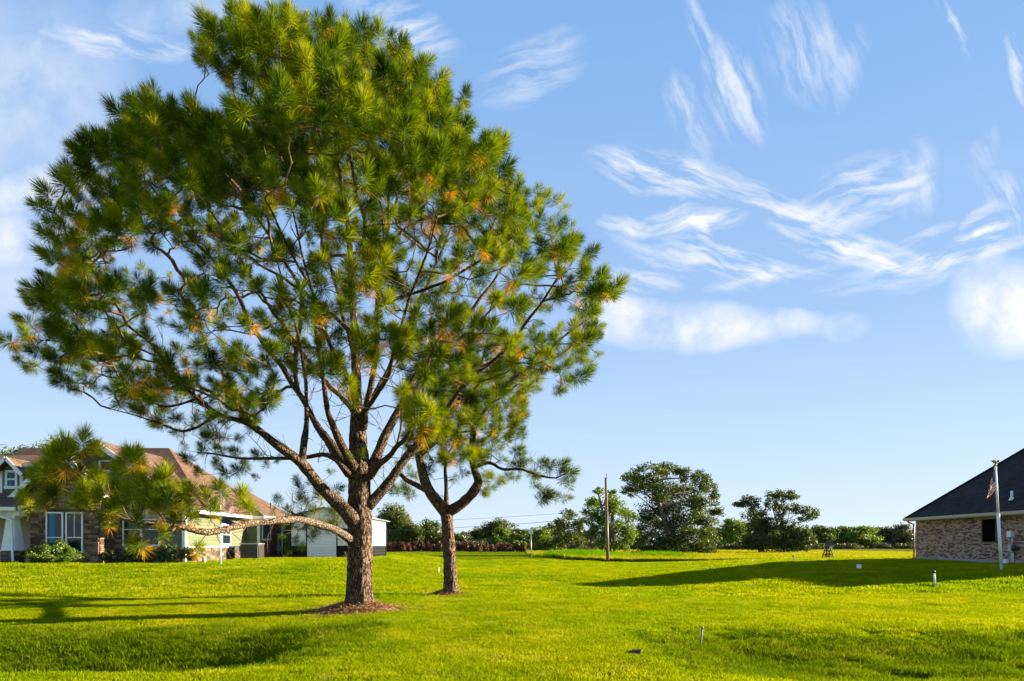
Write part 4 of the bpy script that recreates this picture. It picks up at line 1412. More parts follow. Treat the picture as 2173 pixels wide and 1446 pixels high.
# ------------------------------------------------------------------ house behind the low limb
zb = 0.60
LH = thing('house', (-20, 36, zb), 'green sided house with stone bay, tapered porch column and brown shingle roof', 'house')
bay = MB().box((-23.95, 34.0, zb - .3), (-20.55, 36.6, 4.15)).slab([(-23.95, 34.0, 4.15), (-20.55, 34.0, 4.15), (-22.25, 34.0, 5.9)], 0.2).build('bay_wall', M['dark_mortar'], LH)
masonry(bay, (-23.95, 34.0, 0.5), (1, 0, 0), (0, -1, 0), 3.4, 0.5, 5.7, lambda r: r.uniform(0.09, 0.15), (0.22, 0.55), STONES, 0.014, 0.04,
        holes=((0.78, 1.68, 1.14, 3.2), (1.76, 2.66, 1.14, 3.2)), single=260, name='stone', seed=1,
        cut=lambda z: (0, 3.4) if z < 4.15 else (1.7 * (z - 4.15) / 1.75, 3.4 - 1.7 * (z - 4.15) / 1.75), bond=False)
masonry(bay, (-20.55, 34.03, 0.5), (0, 1, 0), (1, 0, 0), 1.3, 0.5, 4.0, lambda r: r.uniform(0.09, 0.15), (0.2, 0.5), STONES, 0.014, 0.04, single=0, name='stone', seed=2, bond=False)
window(LH, (-23.08, 33.96, 1.25), (1, 0, 0), (0, -1, 0), 0.72, 1.87, rail=0.36, curtain=True)
window(LH, (-22.10, 33.96, 1.25), (1, 0, 0), (0, -1, 0), 0.72, 1.87, rail=0.36, mullion=True)
# bay gable roof
rf = MB()
pk, e_ = 6.28, 4.05
rf.slab([(-24.45, 33.55, e_), (-22.25, 33.55, pk), (-22.25, 39.5, pk), (-24.45, 39.5, e_)], 0.12)
rf.slab([(-22.25, 33.55, pk), (-20.05, 33.55, e_), (-20.05, 39.5, e_), (-22.25, 39.5, pk)], 0.12)
bayroof = rf.build('bay_roof', M['roof_brown'], LH)
for a, b in (((-24.5, 33.52, e_ - .10), (-22.25, 33.52, pk - .07)), ((-20.0, 33.52, e_ - .10), (-22.25, 33.52, pk - .07))):
    MB().bar(a, b, 0.05, 0.24, up=(0, 0, 1)).build('rake_board', M['white'], bayroof)
MB().box((-20.13, 33.6, e_ - .16), (-20.08, 39.0, e_ - .02)).build('fascia', M['white'], bayroof)
# main block
body = MB().box((-30.0, 35.32, zb - .3), (-16.94, 43.4, 3.36)).box((-30, 43.4, zb - .3), (-16.1, 50.0, 3.36)).slab([(-26.2, 35.32, 3.36), (-16.94, 35.32, 3.36), (-21.4, 35.32, 6.6)], 0.2)
body = body.build('wall', M['mortar'], LH)
masonry(body, (-20.5, 35.30, 0.45), (1, 0, 0), (0, -1, 0), 3.5, 0.45, 1.42, lambda r: r.uniform(0.09, 0.15), (0.2, 0.5), STONES, 0.014, 0.04, single=60, name='stone', seed=3, bond=False)
masonry(body, (-20.5, 35.30, 1.42), (1, 0, 0), (0, -1, 0), 0.42, 1.42, 3.3, lambda r: r.uniform(0.09, 0.15), (0.2, 0.42), STONES, 0.014, 0.04, single=0, name='stone', seed=4, bond=False)
masonry(body, (-16.93, 35.4, 0.45), (0, 1, 0), (1, 0, 0), 8.0, 0.45, 1.40, lambda r: r.uniform(0.09, 0.15), (0.25, 0.55), STONES, 0.014, 0.04, single=0, name='stone', seed=5, bond=False)
MB().box((-16.94, 35.4, 1.40), (-16.86, 43.4, 1.47)).build('band_board', M['white'], body)
planks(body, (-18.05, 35.31, 1.42), (1, 0, 0), (0, -1, 0), 1.05, 1.42, 3.34)
planks(body, (-16.93, 35.42, 1.48), (0, 1, 0), (1, 0, 0), 7.95, 1.48, 3.34)
planks(body, (-16.9, 43.39, 0.62), (1, 0, 0), (0, -1, 0), 0.76, 0.62, 3.34)
planks(body, (-26.2, 35.31, 3.4), (1, 0, 0), (0, -1, 0), 9.3, 3.4, 6.45, cut=lambda z: (4.75 * (z - 3.36) / 3.24, 9.26 - 4.46 * (z - 3.36) / 3.24))
MB().box((-17.04, 35.27, 0.6), (-16.87, 35.44, 3.35)).build('corner_board', M['white'], body)
MB().box((-16.16, 43.33, 0.62), (-16.03, 43.50, 3.36)).build('corner_board', M['white'], body)
masonry(body, (-16.09, 43.5, 0.62), (0, 1, 0), (1, 0, 0), 6.5, 0.75, 3.32, 0.075, (0.21,), RBRICKS, 0.011, 0.02, holes=((0.38, 1.95, 1.85, 3.08),), single=0, seed=6)
MB().box((-16.1, 43.5, 0.3), (-16.04, 50.0, 0.75)).build('foundation', M['concrete'], body)
window(LH, (-20.02, 35.28, 1.58), (1, 0, 0), (0, -1, 0), 0.82, 1.25, rail=0.62)
window(LH, (-19.08, 35.28, 1.58), (1, 0, 0), (0, -1, 0), 0.84, 1.25, rail=0.62)
window(LH, (-16.90, 39.8, 1.62), (0, 1, 0), (1, 0, 0), 1.1, 1.1, rail=0.5, mullion=True)
window(LH, (-16.07, 43.98, 1.95), (0, 1, 0), (1, 0, 0), 1.4, 1.08, rail=0)
window(LH, (-20.95 - .27, 35.27, 5.42), (1, 0, 0), (0, -1, 0), 0.5, 0.42, rail=0, bar=0.09)
# main roofs
rf = MB()
rf.slab([(-21.4, 34.85, 6.95), (-16.32, 34.85, 3.38), (-16.32, 43.1, 3.38), (-21.4, 43.1, 6.95)], 0.14)
rf.slab([(-26.6, 34.85, 3.30), (-21.4, 34.85, 6.95), (-21.4, 43.1, 6.95), (-26.6, 43.1, 3.30)], 0.14)
rf.slab([(-16.30, 36.6, 3.42), (-16.30, 48.2, 3.42), (-21.4, 42.6, 7.6)], 0.10)
rf.slab([(-30.5, 36.6, 3.42), (-16.30, 36.6, 3.42), (-21.4, 42.6, 7.6), (-30.5, 42.6, 7.6)], 0.10)
rf.slab([(-16.30, 48.2, 3.42), (-30.5, 48.2, 3.42), (-30.5, 42.6, 7.6), (-21.4, 42.6, 7.6)], 0.10)
rf.slab([(-15.62, 43.0, 3.40), (-15.62, 50.4, 3.40), (-18.6, 47.9, 5.35), (-18.6, 45.2, 5.35)], 0.10)
rf.slab([(-17.2, 43.0, 3.40), (-15.62, 43.0, 3.40), (-18.6, 45.2, 5.35)], 0.10)
rf.slab([(-15.62, 50.4, 3.40), (-22, 50.4, 3.40), (-22, 47.9, 5.35), (-18.6, 47.9, 5.35)], 0.10)
mroof = rf.build('roof', M['roof_brown'], LH)
for a, b in (((-21.4, 34.82, 6.88), (-16.25, 34.82, 3.27)), ((-21.4, 34.82, 6.88), (-26.6, 34.82, 3.23))):
    MB().bar(a, b, 0.05, 0.24).build('rake_board', M['white'], mroof)
MB().box((-16.36, 34.9, 3.20), (-16.30, 43.05, 3.37)).build('fascia', M['white'], mroof)
MB().box((-17.0, 42.96, 3.20), (-15.58, 43.01, 3.385)).build('fascia', M['white'], mroof)
MB().box((-15.64, 43.02, 3.20), (-15.58, 50.3, 3.385)).build('fascia', M['white'], mroof)
MB().tube([(-16.6, 47.0, 3.8), (-16.6, 47.0, 4.45)], 0.05, 8).build('vent_pipe', M['dark_metal'], mroof)
MB().tube([(-15.95, 47.4, 3.3), (-15.95, 47.4, 0.95), (-15.85, 47.4, 0.78), (-15.65, 47.4, 0.72)], 0.055, 8).build('downspout', M['white'], LH)
MB().box((-16.05, 46.6, 1.9), (-15.9, 46.95, 2.35)).box((-16.05, 46.7, 0.9), (-15.95, 46.85, 1.9)).box((-16.06, 46.55, 1.15), (-15.84, 47.0, 1.5)).build('electric_meter', M['grey_metal'], LH)
# porch, upper wall and dormer
upw = MB().box((-30.5, 36.5, 0.3), (-24.0, 38.5, 5.9)).build('upper_wall', M['mortar'], LH)
planks(upw, (-30.5, 36.49, 0.9), (1, 0, 0), (0, -1, 0), 6.5, 1.3, 5.88, 0.18)
up_roof = MB().slab([(-31, 36.0, 5.85), (-23.6, 36.0, 5.85), (-23.6, 39.6, 6.75), (-31, 39.6, 6.75)], 0.12).build('upper_roof', M['roof_brown'], LH)
MB().box((-31, 35.95, 5.66), (-23.6, 36.0, 5.84)).build('fascia', M['white'], up_roof)
porch_roof = MB().slab([(-31.5, 33.2, 3.42), (-24.0, 33.2, 3.42), (-24.0, 36.5, 4.62), (-31.5, 36.5, 4.62)], 0.10).build('porch_roof', M['roof_brown'], LH)
MB().bar((-23.98, 33.2, 3.32), (-23.98, 36.2, 4.42), 0.07, 0.2).build('rake_board', M['white'], porch_roof)
MB().box((-31.5, 33.1, 3.22), (-24.1, 33.22, 3.40)).build('gutter', M['white'], porch_roof)
MB().box((-31.5, 33.42, 2.98), (-24.12, 33.98, 3.22)).build('porch_beam', M['white'], LH)
colm = MB()
cx_, cy_ = -24.62, 33.72
colm.hexa([(cx_ - .34, cy_ - .34, 1.33), (cx_ + .34, cy_ - .34, 1.33), (cx_ + .34, cy_ + .34, 1.33), (cx_ - .34, cy_ + .34, 1.33), (cx_ - .2, cy_ - .2, 2.86), (cx_ + .2, cy_ - .2, 2.86), (cx_ + .2, cy_ + .2, 2.86), (cx_ - .2, cy_ + .2, 2.86)])
colm.box((cx_ - .29, cy_ - .29, 2.86), (cx_ + .29, cy_ + .29, 2.99))
colm.box((cx_ - .40, cy_ - .40, 1.27), (cx_ + .40, cy_ + .40, 1.33))
colm.build('porch_column', M['white'], LH)
ped = MB().box((cx_ - .34, cy_ - .34, 0.3), (cx_ + .34, cy_ + .34, 1.27)).build('pedestal', M['dark_mortar'], LH)
masonry(ped, (cx_ - .34, cy_ - .34, 0.5), (1, 0, 0), (0, -1, 0), 0.68, 0.5, 1.27, lambda r: r.uniform(0.09, 0.14), (0.18, 0.4), STONES, 0.014, 0.03, single=20, name='stone', seed=7, bond=False)
masonry(ped, (cx_ + .34, cy_ - .34, 0.5), (0, 1, 0), (1, 0, 0), 0.68, 0.5, 1.27, lambda r: r.uniform(0.09, 0.14), (0.18, 0.4), STONES, 0.014, 0.03, single=0, name='stone', seed=8, bond=False)
MB().tube([(-25.2, 33.1, 3.2), (-25.1, 33.12, 3.0), (cx_ + .1, 33.22, 2.85), (cx_ + .22, 33.3, 2.7), (cx_ + .33, 33.24, 0.85), (cx_ + .45, 33.1, 0.74)], 0.06, 8).build('downspout', M['white'], LH)
MB().box((-25.55, 36.42, 0.7), (-25.40, 36.47, 3.1)).box((-24.45, 36.42, 0.7), (-24.30, 36.47, 3.1)).box((-25.55, 36.42, 3.1), (-24.30, 36.47, 3.25)).build('door_frame', M['white'], LH)
dr = MB().box((-25.40, 36.44, 0.7), (-24.45, 36.46, 3.1)).build('door', M['dark_metal'], LH)
MB().box((-24.6, 36.40, 1.6), (-24.55, 36.44, 1.75)).build('handle', M['grey_metal'], dr)
dm = MB().box((-26.58, 35.6, 4.1), (-25.52, 38.2, 5.42)).slab([(-26.58, 35.6, 5.42), (-25.52, 35.6, 5.42), (-26.05, 35.6, 5.98)], 0.2).build('dormer', M['siding'], LH)
d2 = MB().slab([(-26.85, 35.15, 5.25), (-26.05, 35.15, 6.08), (-26.05, 39, 6.08), (-26.85, 39, 5.25)], 0.09).slab([(-26.05, 35.15, 6.08), (-25.25, 35.15, 5.25), (-25.25, 39, 5.25), (-26.05, 39, 6.08)], 0.09)
d2.build('dormer_roof', M['roof_brown'], dm)
for sx in (-1, 1):
    MB().bar((-26.05 + sx * .84, 35.12, 5.15), (-26.05, 35.12, 6.02), 0.05, 0.17).build('rake_board', M['white'], dm)
    MB().box((-26.05 + sx * .53 - .07, 35.52, 4.1), (-26.05 + sx * .53 + .07, 35.64, 5.4)).build('corner_board', M['white'], dm)
window(dm, (-26.25, 35.57, 4.62), (1, 0, 0), (0, -1, 0), 0.40, 0.70, rail=0.5, bar=0.12, curtain=True)

# air conditioner beside the house
ac = thing('air_conditioner', (-15.75, 41.3, zb), 'boxy dark grey air conditioning condenser against the sunlit green siding', 'air conditioner')
MB().box((-16.35, 40.75, 0.35), (-15.1, 41.9, 0.70)).build('pad', M['concrete'], ac)
MB().box((-16.25, 40.85, 0.72), (-15.2, 41.8, 1.60)).build('casing', M['condenser'], ac)
lv = MB()
for k in range(11):
    lv.box((-16.2 + k * 0.095, 40.80, 0.78), (-16.2 + k * 0.095 + 0.05, 40.86, 1.52))
    lv.box((-15.21, 40.88 + k * 0.085, 0.78), (-15.16, 40.88 + k * 0.085 + 0.045, 1.52))
lv.build('louvres', M['condenser'], ac)
MB().box((-16.3, 40.8, 1.60), (-15.15, 41.85, 1.66)).build('top_cover', M['grey_metal'], ac)
MB().box((-16.55, 40.9, 1.2), (-16.33, 41.1, 1.5)).build('disconnect_box', M['pipe_white'], ac)

# ------------------------------------------------------------------ shed
zs = 0.50
SH = thing('shed', (-12.2, 48, zs), 'white ribbed metal shed with black wainscot and roll-up door', 'shed')


def ribbed(mb, p, u, n, length, z0, z1, pitch=0.115, amp=0.018):
    """horizontally ribbed sheet"""
    p, u, n = Vector(p), Vector(u), Vector(n)
    vs, fs = [], []
    m_ = int(round((z1 - z0) / pitch)) * 4
    for i in range(m_ + 1):
        z = z0 + (z1 - z0) * i / m_
        d = amp * (1 if i % 4 in (1, 2) else 0)
        vs += [p + n * d + Vector((0, 0, z - p.z)), p + u * length + n * d + Vector((0, 0, z - p.z))]
    for i in range(m_):
        fs.append((2 * i, 2 * i + 1, 2 * i + 3, 2 * i + 2))
    mb.add(vs, fs)


xs0, xs1, ysh0, ysh1, ztop, zw = -14.42, -9.98, 44.5, 54.0, 3.42, 1.50
MB().box((xs0 + .03, ysh0 + .03, zs - .3), (xs1 - .03, ysh1 - .03, ztop - .02)).build('frame', M['dark_metal'], SH)
fw = MB(); ribbed(fw, (xs0, ysh0, zw), (1, 0, 0), (0, -1, 0), 1.02, zw, ztop); fw.build('front_wall', M['white'], SH)
fw = MB(); ribbed(fw, (-11.40, ysh0, zw), (1, 0, 0), (0, -1, 0), 1.42, zw, ztop)
ribbed(fw, (-13.36, ysh0, 3.06), (1, 0, 0), (0, -1, 0), 1.96, 3.08, ztop)
fw.build('front_wall', M['white'], SH)
fb = MB(); ribbed(fb, (xs0, ysh0, zs - .2), (1, 0, 0), (0, -1, 0), 1.02, zs - .2, zw, 0.23); fb.build('wainscot', M['black_metal'], SH)
fb = MB(); ribbed(fb, (-11.40, ysh0, zs - .2), (1, 0, 0), (0, -1, 0), 1.42, zs - .2, zw, 0.23)
fb.build('wainscot', M['black_metal'], SH)
sw = MB(); ribbed(sw, (xs1, ysh0, zw), (0, 1, 0), (1, 0, 0), ysh1 - ysh0, zw, ztop); sw.build('side_wall', M['white'], SH)
sb = MB(); ribbed(sb, (xs1, ysh0, zs - .2), (0, 1, 0), (1, 0, 0), ysh1 - ysh0, zs - .2, zw, 0.23); sb.build('wainscot', M['black_metal'], SH)
for a in ((xs0, ysh0), (xs1, ysh0), (xs1, ysh1)):
    MB().box((a[0] - .05, a[1] - .05, zs - .2), (a[0] + .05, a[1] + .05, ztop)).build('corner_trim', M['black_metal'], SH)
MB().box((-13.42, ysh0 - .03, zs - .1), (-13.34, ysh0 + .04, 3.08)).box((-11.44, ysh0 - .03, zs - .1), (-11.36, ysh0 + .04, 3.08)).build('door_frame', M['black_metal'], SH)
dd = MB(); ribbed(dd, (-13.34, ysh0 - .005, zs - .05), (1, 0, 0), (0, -1, 0), 1.94, zs - .02, 3.06, 0.10, 0.022)
dd = dd.build('roll_up_door', M['white'], SH)
MB().box((-12.45, ysh0 - .08, zs + .02), (-12.25, ysh0 - .02, zs + .08)).build('handle', M['dark_metal'], dd)
rf = MB().slab([(xs0 - .25, ysh0 - .3, ztop + .02), (-12.20, ysh0 - .3, ztop + .62), (-12.20, ysh1 + .3, ztop + .62), (xs0 - .25, ysh1 + .3, ztop + .02)], 0.06)
rf.slab([(-12.20, ysh0 - .3, ztop + .62), (xs1 + .3, ysh0 - .3, ztop + .02), (xs1 + .3, ysh1 + .3, ztop + .02), (-12.20, ysh1 + .3, ztop + .62)], 0.06)
rf.build('roof', M['roof_grey'], SH)
MB().slab([(xs0, ysh0 - .002, ztop), (xs1, ysh0 - .002, ztop), (-12.20, ysh0 - .002, ztop + .55)], 0.03).build('gable', M['white'], SH)

# ------------------------------------------------------------------ brick house by the flagpole
zr = 0.58
RH = thing('house', (30, 36, zr), 'brick house with a steep dark hip roof throwing long shade on the lawn', 'house')
wl = MB().box((25.42, 30.0, zr - .4), (36.4, 43.0, 3.26)).box((27.7, 26.6, zr - .4), (34.3, 30.2, 3.25)).build('wall', M['mortar'], RH)
MB().box((25.36, 29.94, zr - .4), (36.46, 43.05, zr + .20)).build('foundation', M['concrete'], RH)
masonry(wl, (25.42, 43.0, 0.78), (0, -1, 0), (-1, 0, 0), 13.0, 0.785, 3.035, 0.075, (0.213,), BRICKS, 0.011, 0.016, holes=((6.05, 7.25, 1.62, 2.98),), single=300, seed=9, wts=[.08, .08, .08] + [.76 / 9] * 9)
masonry(wl, (25.42, 43.0, 3.04), (0, -1, 0), (-1, 0, 0), 13.0, 3.04, 3.255, 0.215, (0.078,), BRICKS, 0.011, 0.022, single=0, seed=10, bond=False)
window(RH, (25.40, 36.88, 1.72), (0, -1, 0), (-1, 0, 0), 1.06, 1.2, rail=0, bar=0.05, frame_mat=M['brown_metal'], pane_mat=M['screen'])
tpk, ze = 8.42, 3.22
e0, e1, f0, f1 = 24.95, 36.85, 29.55, 43.45
rf = MB()
rf.slab([(e0, f1, ze), (e0, f0, ze), (30.9, 35.5, tpk), (30.9, 37.5, tpk)], 0.12)
rf.slab([(e1, f0, ze), (e1, f1, ze), (30.9, 37.5, tpk), (30.9, 35.5, tpk)], 0.12)
rf.slab([(e0, f0, ze), (e1, f0, ze), (30.9, 35.5, tpk)], 0.12)
rf.slab([(e1, f1, ze), (e0, f1, ze), (30.9, 37.5, tpk)], 0.12)
rf.slab([(27.25, 34, ze), (27.25, 26.2, ze), (31.0, 27.6, 6.45), (31.0, 34, 6.45)], 0.12)
rf.slab([(34.75, 26.2, ze), (34.75, 34, ze), (31.0, 34, 6.45), (31.0, 27.6, 6.45)], 0.12)
rf.slab([(27.25, 26.2, ze), (34.75, 26.2, ze), (31.0, 27.6, 6.45)], 0.12)
rroof = rf.build('roof', M['roof_dark'], RH)
MB().box((e0 + .0, f0, ze - .17), (25.40, f1, ze - .11)).build('soffit', M['cream_trim'], rroof)
MB().box((e0 - .09, f0, ze - .13), (e0 - .005, f1 + .05, ze + .02)).build('gutter', M['cream_trim'], rroof)
for a, b in (((e0, f1, ze), (30.9, 37.5, tpk)), ((e0, f0, ze), (30.9, 35.5, tpk)), ((30.9, 37.5, tpk), (30.9, 35.5, tpk))):
    MB().bar((a[0], a[1], a[2] + .02), (b[0], b[1], b[2] + .03), 0.28, 0.05).build('ridge_cap', M['roof_dark'], rroof)
vpipe = Vector((25.75, 35.2, ze + (25.75 - e0) * 0.874))
MB().tube([vpipe - Vector((0, 0, .1)), vpipe + Vector((0, 0, 0.42))], 0.06, 10).lathe(vpipe - Vector((0, 0, .02)), [(0.16, -0.06), (0.09, 0.10)], 10).build('vent_pipe', M['pipe_white'], rroof)
MB().tube([(24.98, 43.2, 3.1), (25.05, 43.15, 2.98), (25.34, 43.1, 2.85), (25.36, 43.1, 0.75), (25.15, 43.1, 0.65)], 0.05, 8).build('downspout', M['brown_metal'], RH)
em = MB().box((25.20, 34.42, 1.22), (25.40, 34.75, 1.58)).build('electric_meter', M['grey_metal'], RH)
MB().lathe((25.17, 34.30, 1.28), [(0.11, 0.0), (0.11, 0.26)], 12).build('meter_dial', M['dark_metal'], em)
MB().box((25.22, 34.55, 1.95), (25.40, 34.85, 2.25)).build('junction_box', M['pipe_white'], em)
MB().tube([(25.34, 34.62, 1.95), (25.34, 34.62, 1.58)], 0.03, 8).tube([(25.34, 34.55, 1.22), (25.34, 34.55, 0.62)], 0.035, 8).tube([(25.34, 34.68, 1.22), (25.34, 34.68, 0.62)], 0.03, 8).build('conduit', M['pipe_white'], em)
MB().box((25.33, 38.3, 1.12), (25.41, 38.42, 1.22)).build('outdoor_tap', M['grey_metal'], RH)

# ------------------------------------------------------------------ flagpoles and flags
def flag_mesh(fn, nu=26, nv=14, mat=None):
    vs, fs, uvs = [], [], []
    for j in range(nv + 1):
        for i in range(nu + 1):
            vs.append(tuple(fn(i / nu, j / nv)))
    for j in range(nv):
        for i in range(nu):
            a = j * (nu + 1) + i
            fs.append((a, a + 1, a + nu + 2, a + nu + 1))
    me = mesh_np('flag', vs, fs, mat or M['flag'], smooth=True)
    ul = me.uv_layers.new(name='UVMap')
    co = np.array([((v % (nu + 1)) / nu, (v // (nu + 1)) / nv) for f in fs for v in f], np.float32)
    ul.data.foreach_set('uv', co.ravel())
    return me


# white pole in front of the brick house
by_ = 26.0
bx_ = (2125.5 - CX) / FPX * by_
bz_ = gz(bx_, by_)
top = W(2112, 990, by_)
FP = thing('flagpole', (bx_, by_, bz_), 'white flagpole with a gold eagle in front of the dark roof', 'flagpole')
b0 = Vector((bx_, by_, bz_))


def fpt(t):
    return b0.lerp(top, t)


MB().tube([b0 - Vector((0, 0, .2)), fpt(0.09)], 0.042, 12).build('ground_sleeve', M['grey_metal'], FP)
MB().tube([fpt(0.088), fpt(0.55)], 0.055, 14).tube([fpt(0.55), fpt(1.0)], 0.042, 14).build('pole', M['white'], FP)
eg = MB().lathe(top, [(0.02, 0), (0.05, .03), (0.05, .07), (0.015, .10)], 10)
eg.tube([top + Vector((0.03, 0, .10)), top + Vector((0, 0, .17)), top + Vector((-.06, 0, .22)), top + Vector((-.10, 0, .21))], [0.035, 0.055, 0.035, 0.012], 8)
eg.slab([top + Vector((0, -.02, .15)), top + Vector((-.02, -.20, .26)), top + Vector((.06, -.16, .14))], 0.015).slab([top + Vector((0, .02, .15)), top + Vector((.06, .16, .14)), top + Vector((-.02, .20, .26))], 0.015)
eg.build('eagle', M['gold'], FP)
up_r = (top - b0).normalized()


def flag_r(u_, v_):
    base = fpt(0.765).lerp(fpt(0.965), v_) + Vector((-0.05, -0.03, 0))
    fold = 0.07 * math.sin(u_ * 8 + v_ * 3) * u_
    return base + Vector((-0.36 * u_ * (1 - 0.45 * v_ * u_), fold - 0.06 * u_, -u_ * (0.30 + 0.34 * v_)))


tag(link('flag', flag_mesh(flag_r)), 'limp striped flag hanging beside the dark roof', 'flag')

# thin pole on the lawn before the green house
by_ = 31.7
bx_ = (468.5 - CX) / FPX * by_
bz_ = gz(bx_, by_)
FP2 = thing('flagpole', (bx_, by_, bz_), 'thin white flagpole before the green siding of the house', 'flagpole')
b2, t2 = Vector((bx_, by_, bz_)), W(467, 1021, by_)
MB().tube([b2 - Vector((0, 0, .2)), b2.lerp(t2, 0.5)], 0.042, 12).tube([b2.lerp(t2, 0.5), t2], 0.034, 12).build('pole', M['white'], FP2)
MB().lathe(t2, [(0.01, -.02), (0.05, .02), (0.06, .06), (0.04, .10), (0.005, .12)], 10).build('finial', M['gold'], FP2)


def flag_l(u_, v_):
    base = Vector((t2.x + 0.04, t2.y, t2.z - 0.12 - 0.95 * (1 - v_)))
    return base + Vector((0.80 * u_ * (0.6 + 0.4 * v_), 0.09 * math.sin(u_ * 11 + v_) * u_ - .1 * u_, -1.15 * u_ ** 1.15 * (0.45 + 0.75 * v_)))


tag(link('flag', flag_mesh(flag_l)), 'striped flag drooping against the brown roof behind pine needles', 'flag')


def flag_n(u_, v_):
    base = Vector((t2.x + 0.04, t2.y + .02, t2.z - 1.62 - 0.32 * (1 - v_)))
    return base + Vector((1.12 * u_, 0.06 * math.sin(u_ * 9) * u_, -0.30 * u_ - 0.22 * u_ * v_))


tag(link('flag', flag_mesh(flag_n, mat=M['navy'])), 'small navy flag hanging behind the low horizontal limb', 'flag')

# ------------------------------------------------------------------ pipes, stakes, small things on the lawn
def post(name, px, py, D, ht, r, label, cat, mat, lean=(0, 0), cap=None, capmat=None, group=None):
    p = W(px, py, D)
    z = gz(p.x, p.y)
    p.z = z
    o = thing(name, p, label, cat, group)
    t = p + Vector((lean[0], lean[1], ht))
    MB().tube([p - Vector((0, 0, .1)), t], r, 12).build('pipe', mat, o)
    if cap:
        dvec = (t - p).normalized()
        MB().tube([t - dvec * cap * .6, t + dvec * cap * .4], r * 1.35, 12).build('cap', capmat or mat, o)
    return o


post('pipe_stake', 1484, 1370, 11.3, 0.36, 0.016, 'slim grey pipe stake standing on the near ditch bank', 'stake', M['stake'], (0.05, 0), 0.04)
post('vent_pipe', 1985, 1241, 22.3, 0.46, 0.031, 'white pipe with a black cap leaning in the shaded lawn', 'pipe', M['pipe_white'], (-0.05, 0), 0.09, M['dark_metal'])
post('marker_pipe', 1683, 1204, 41.0, 0.42, 0.03, 'thin white marker pipe with dark top near the toy windmill', 'pipe', M['pipe_white'], (0, 0), 0.09, M['dark_metal'])
post('marker_pipe', 931, 1215, 36.0, 0.32, 0.025, 'little white marker pipe beside the forked pine', 'pipe', M['pipe_white'], (0, 0), 0.05)
post('marker_pipe', 1597, 1203, 44.0, 0.18, 0.022, 'tiny pale marker pipe at the far edge of the lawn', 'pipe', M['pipe_white'])
post('utility_box', 433, 1194, 33.5, 0.30, 0.10, 'small pale utility stub at the end of the flower bed', 'utility box', M['concrete'])


def bucket(px, py, D, r, h, label):
    p = W(px, py, D)
    p.z = gz(p.x, p.y)
    o = thing('bucket', p, label, 'bucket')
    MB().lathe(p, [(r * .78, -.02), (r * .8, 0.0), (r, h)], 16).build('body', M['pipe_white'], o)
    MB().lathe(p, [(r * 1.06, h * .9), (r * 1.06, h), (r * .9, h + .015), (0.001, h + .02)], 16).build('lid', M['pipe_white'], o)


bucket(1823, 1213, 30.0, 0.10, 0.22, 'white bucket-like cap standing alone in the house shade')
bucket(2133.5, 1198, 33.5, 0.11, 0.26, 'white bucket at the foot of the brick wall')
p = W(1882, 1212, 29.5)
p.z = gz(p.x, p.y)
tag(MB().lathe(p, [(0.24, -.03), (0.24, .035), (0.20, .05), (0.001, .055)], 20).build('manhole_lid', M['concrete']), 'flat pale round lid set in the shaded lawn', 'lid')

# culvert ends
p = Vector((-3.85, 9.85, 0))
p.z = gz(p.x, p.y) - 0.02
cv = thing('culvert', p, 'clay-coloured culvert pipe end poking out of the ditch', 'culvert')
pp = MB()
ax = Vector((1, 0.12, 0.02)).normalized()
pp.tube([p - ax * 0.08, p + ax * 0.9], 0.17, 20, cap=False)
pp.build('pipe', M['terracotta'], cv)
MB().tube([p - ax * 0.02, p + ax * 0.3], 0.14, 20).build('opening', M['soil'], cv)
p = W(1358, 1388, 9.6)
p.z = gz(p.x, p.y)
cv = thing('culvert', p + Vector((0, 0, 0)), 'half-buried dark pipe mouth in the lawn left of the stake', 'culvert')
MB().tube([p + Vector((0.02, 0, -.02)), p + Vector((-.16, .05, -.03))], 0.09, 14).build('opening', M['soil'], cv)
MB().tube([p + Vector((0.02, 0, -.02)), p + Vector((-.10, .03, -.03))], 0.115, 14, cap=False).build('pipe', M['soil'], cv)

# toy windmill
D = 58.5
p = W(1757, 1195, D)
p.z = gz(p.x, p.y)
WM = thing('windmill', p, 'small dark garden windmill with a bladed wheel on the lawn edge', 'windmill')
for sx, sy in ((-1, -1), (1, -1), (1, 1), (-1, 1)):
    MB().bar(p + Vector((sx * .46, sy * .46, -.05)), p + Vector((sx * .12, sy * .12, 1.32)), 0.085).build('leg', M['grey_wood'], WM)
for sy in (-1, 1):
    MB().bar(p + Vector((-.44, sy * .44, .10)), p + Vector((.44, sy * .44, .10)), 0.06).build('rail', M['grey_wood'], WM)
    MB().bar(p + Vector((-.28, sy * .28, .72)), p + Vector((.28, sy * .28, .72)), 0.06).build('rail', M['grey_wood'], WM)
    MB().bar(p + Vector((-.40, sy * .36, .15)), p + Vector((.10, sy * .2, 1.05)), 0.05).build('brace', M['grey_wood'], WM)
    MB().bar(p + Vector((.40, sy * .36, .15)), p + Vector((-.10, sy * .2, 1.05)), 0.05).build('brace', M['grey_wood'], WM)
MB().box((p.x - .2, p.y - .2, p.z + 1.28), (p.x + .2, p.y + .2, p.z + 1.42)).build('platform', M['grey_wood'], WM)
hub = p + Vector((-.02, -.34, 1.55))
MB().tube([hub + Vector((0, -.05, 0)), hub + Vector((0, .45, 0))], 0.04, 10).lathe(p + Vector((0, 0, 1.40)), [(0.05, 0), (0.05, .17)], 10).build('axle', M['dark_metal'], WM)
wh = MB().tube([hub + Vector((0, -.04, 0)), hub + Vector((0, .03, 0))], 0.09, 14).build('wheel', M['dark_metal'], WM)
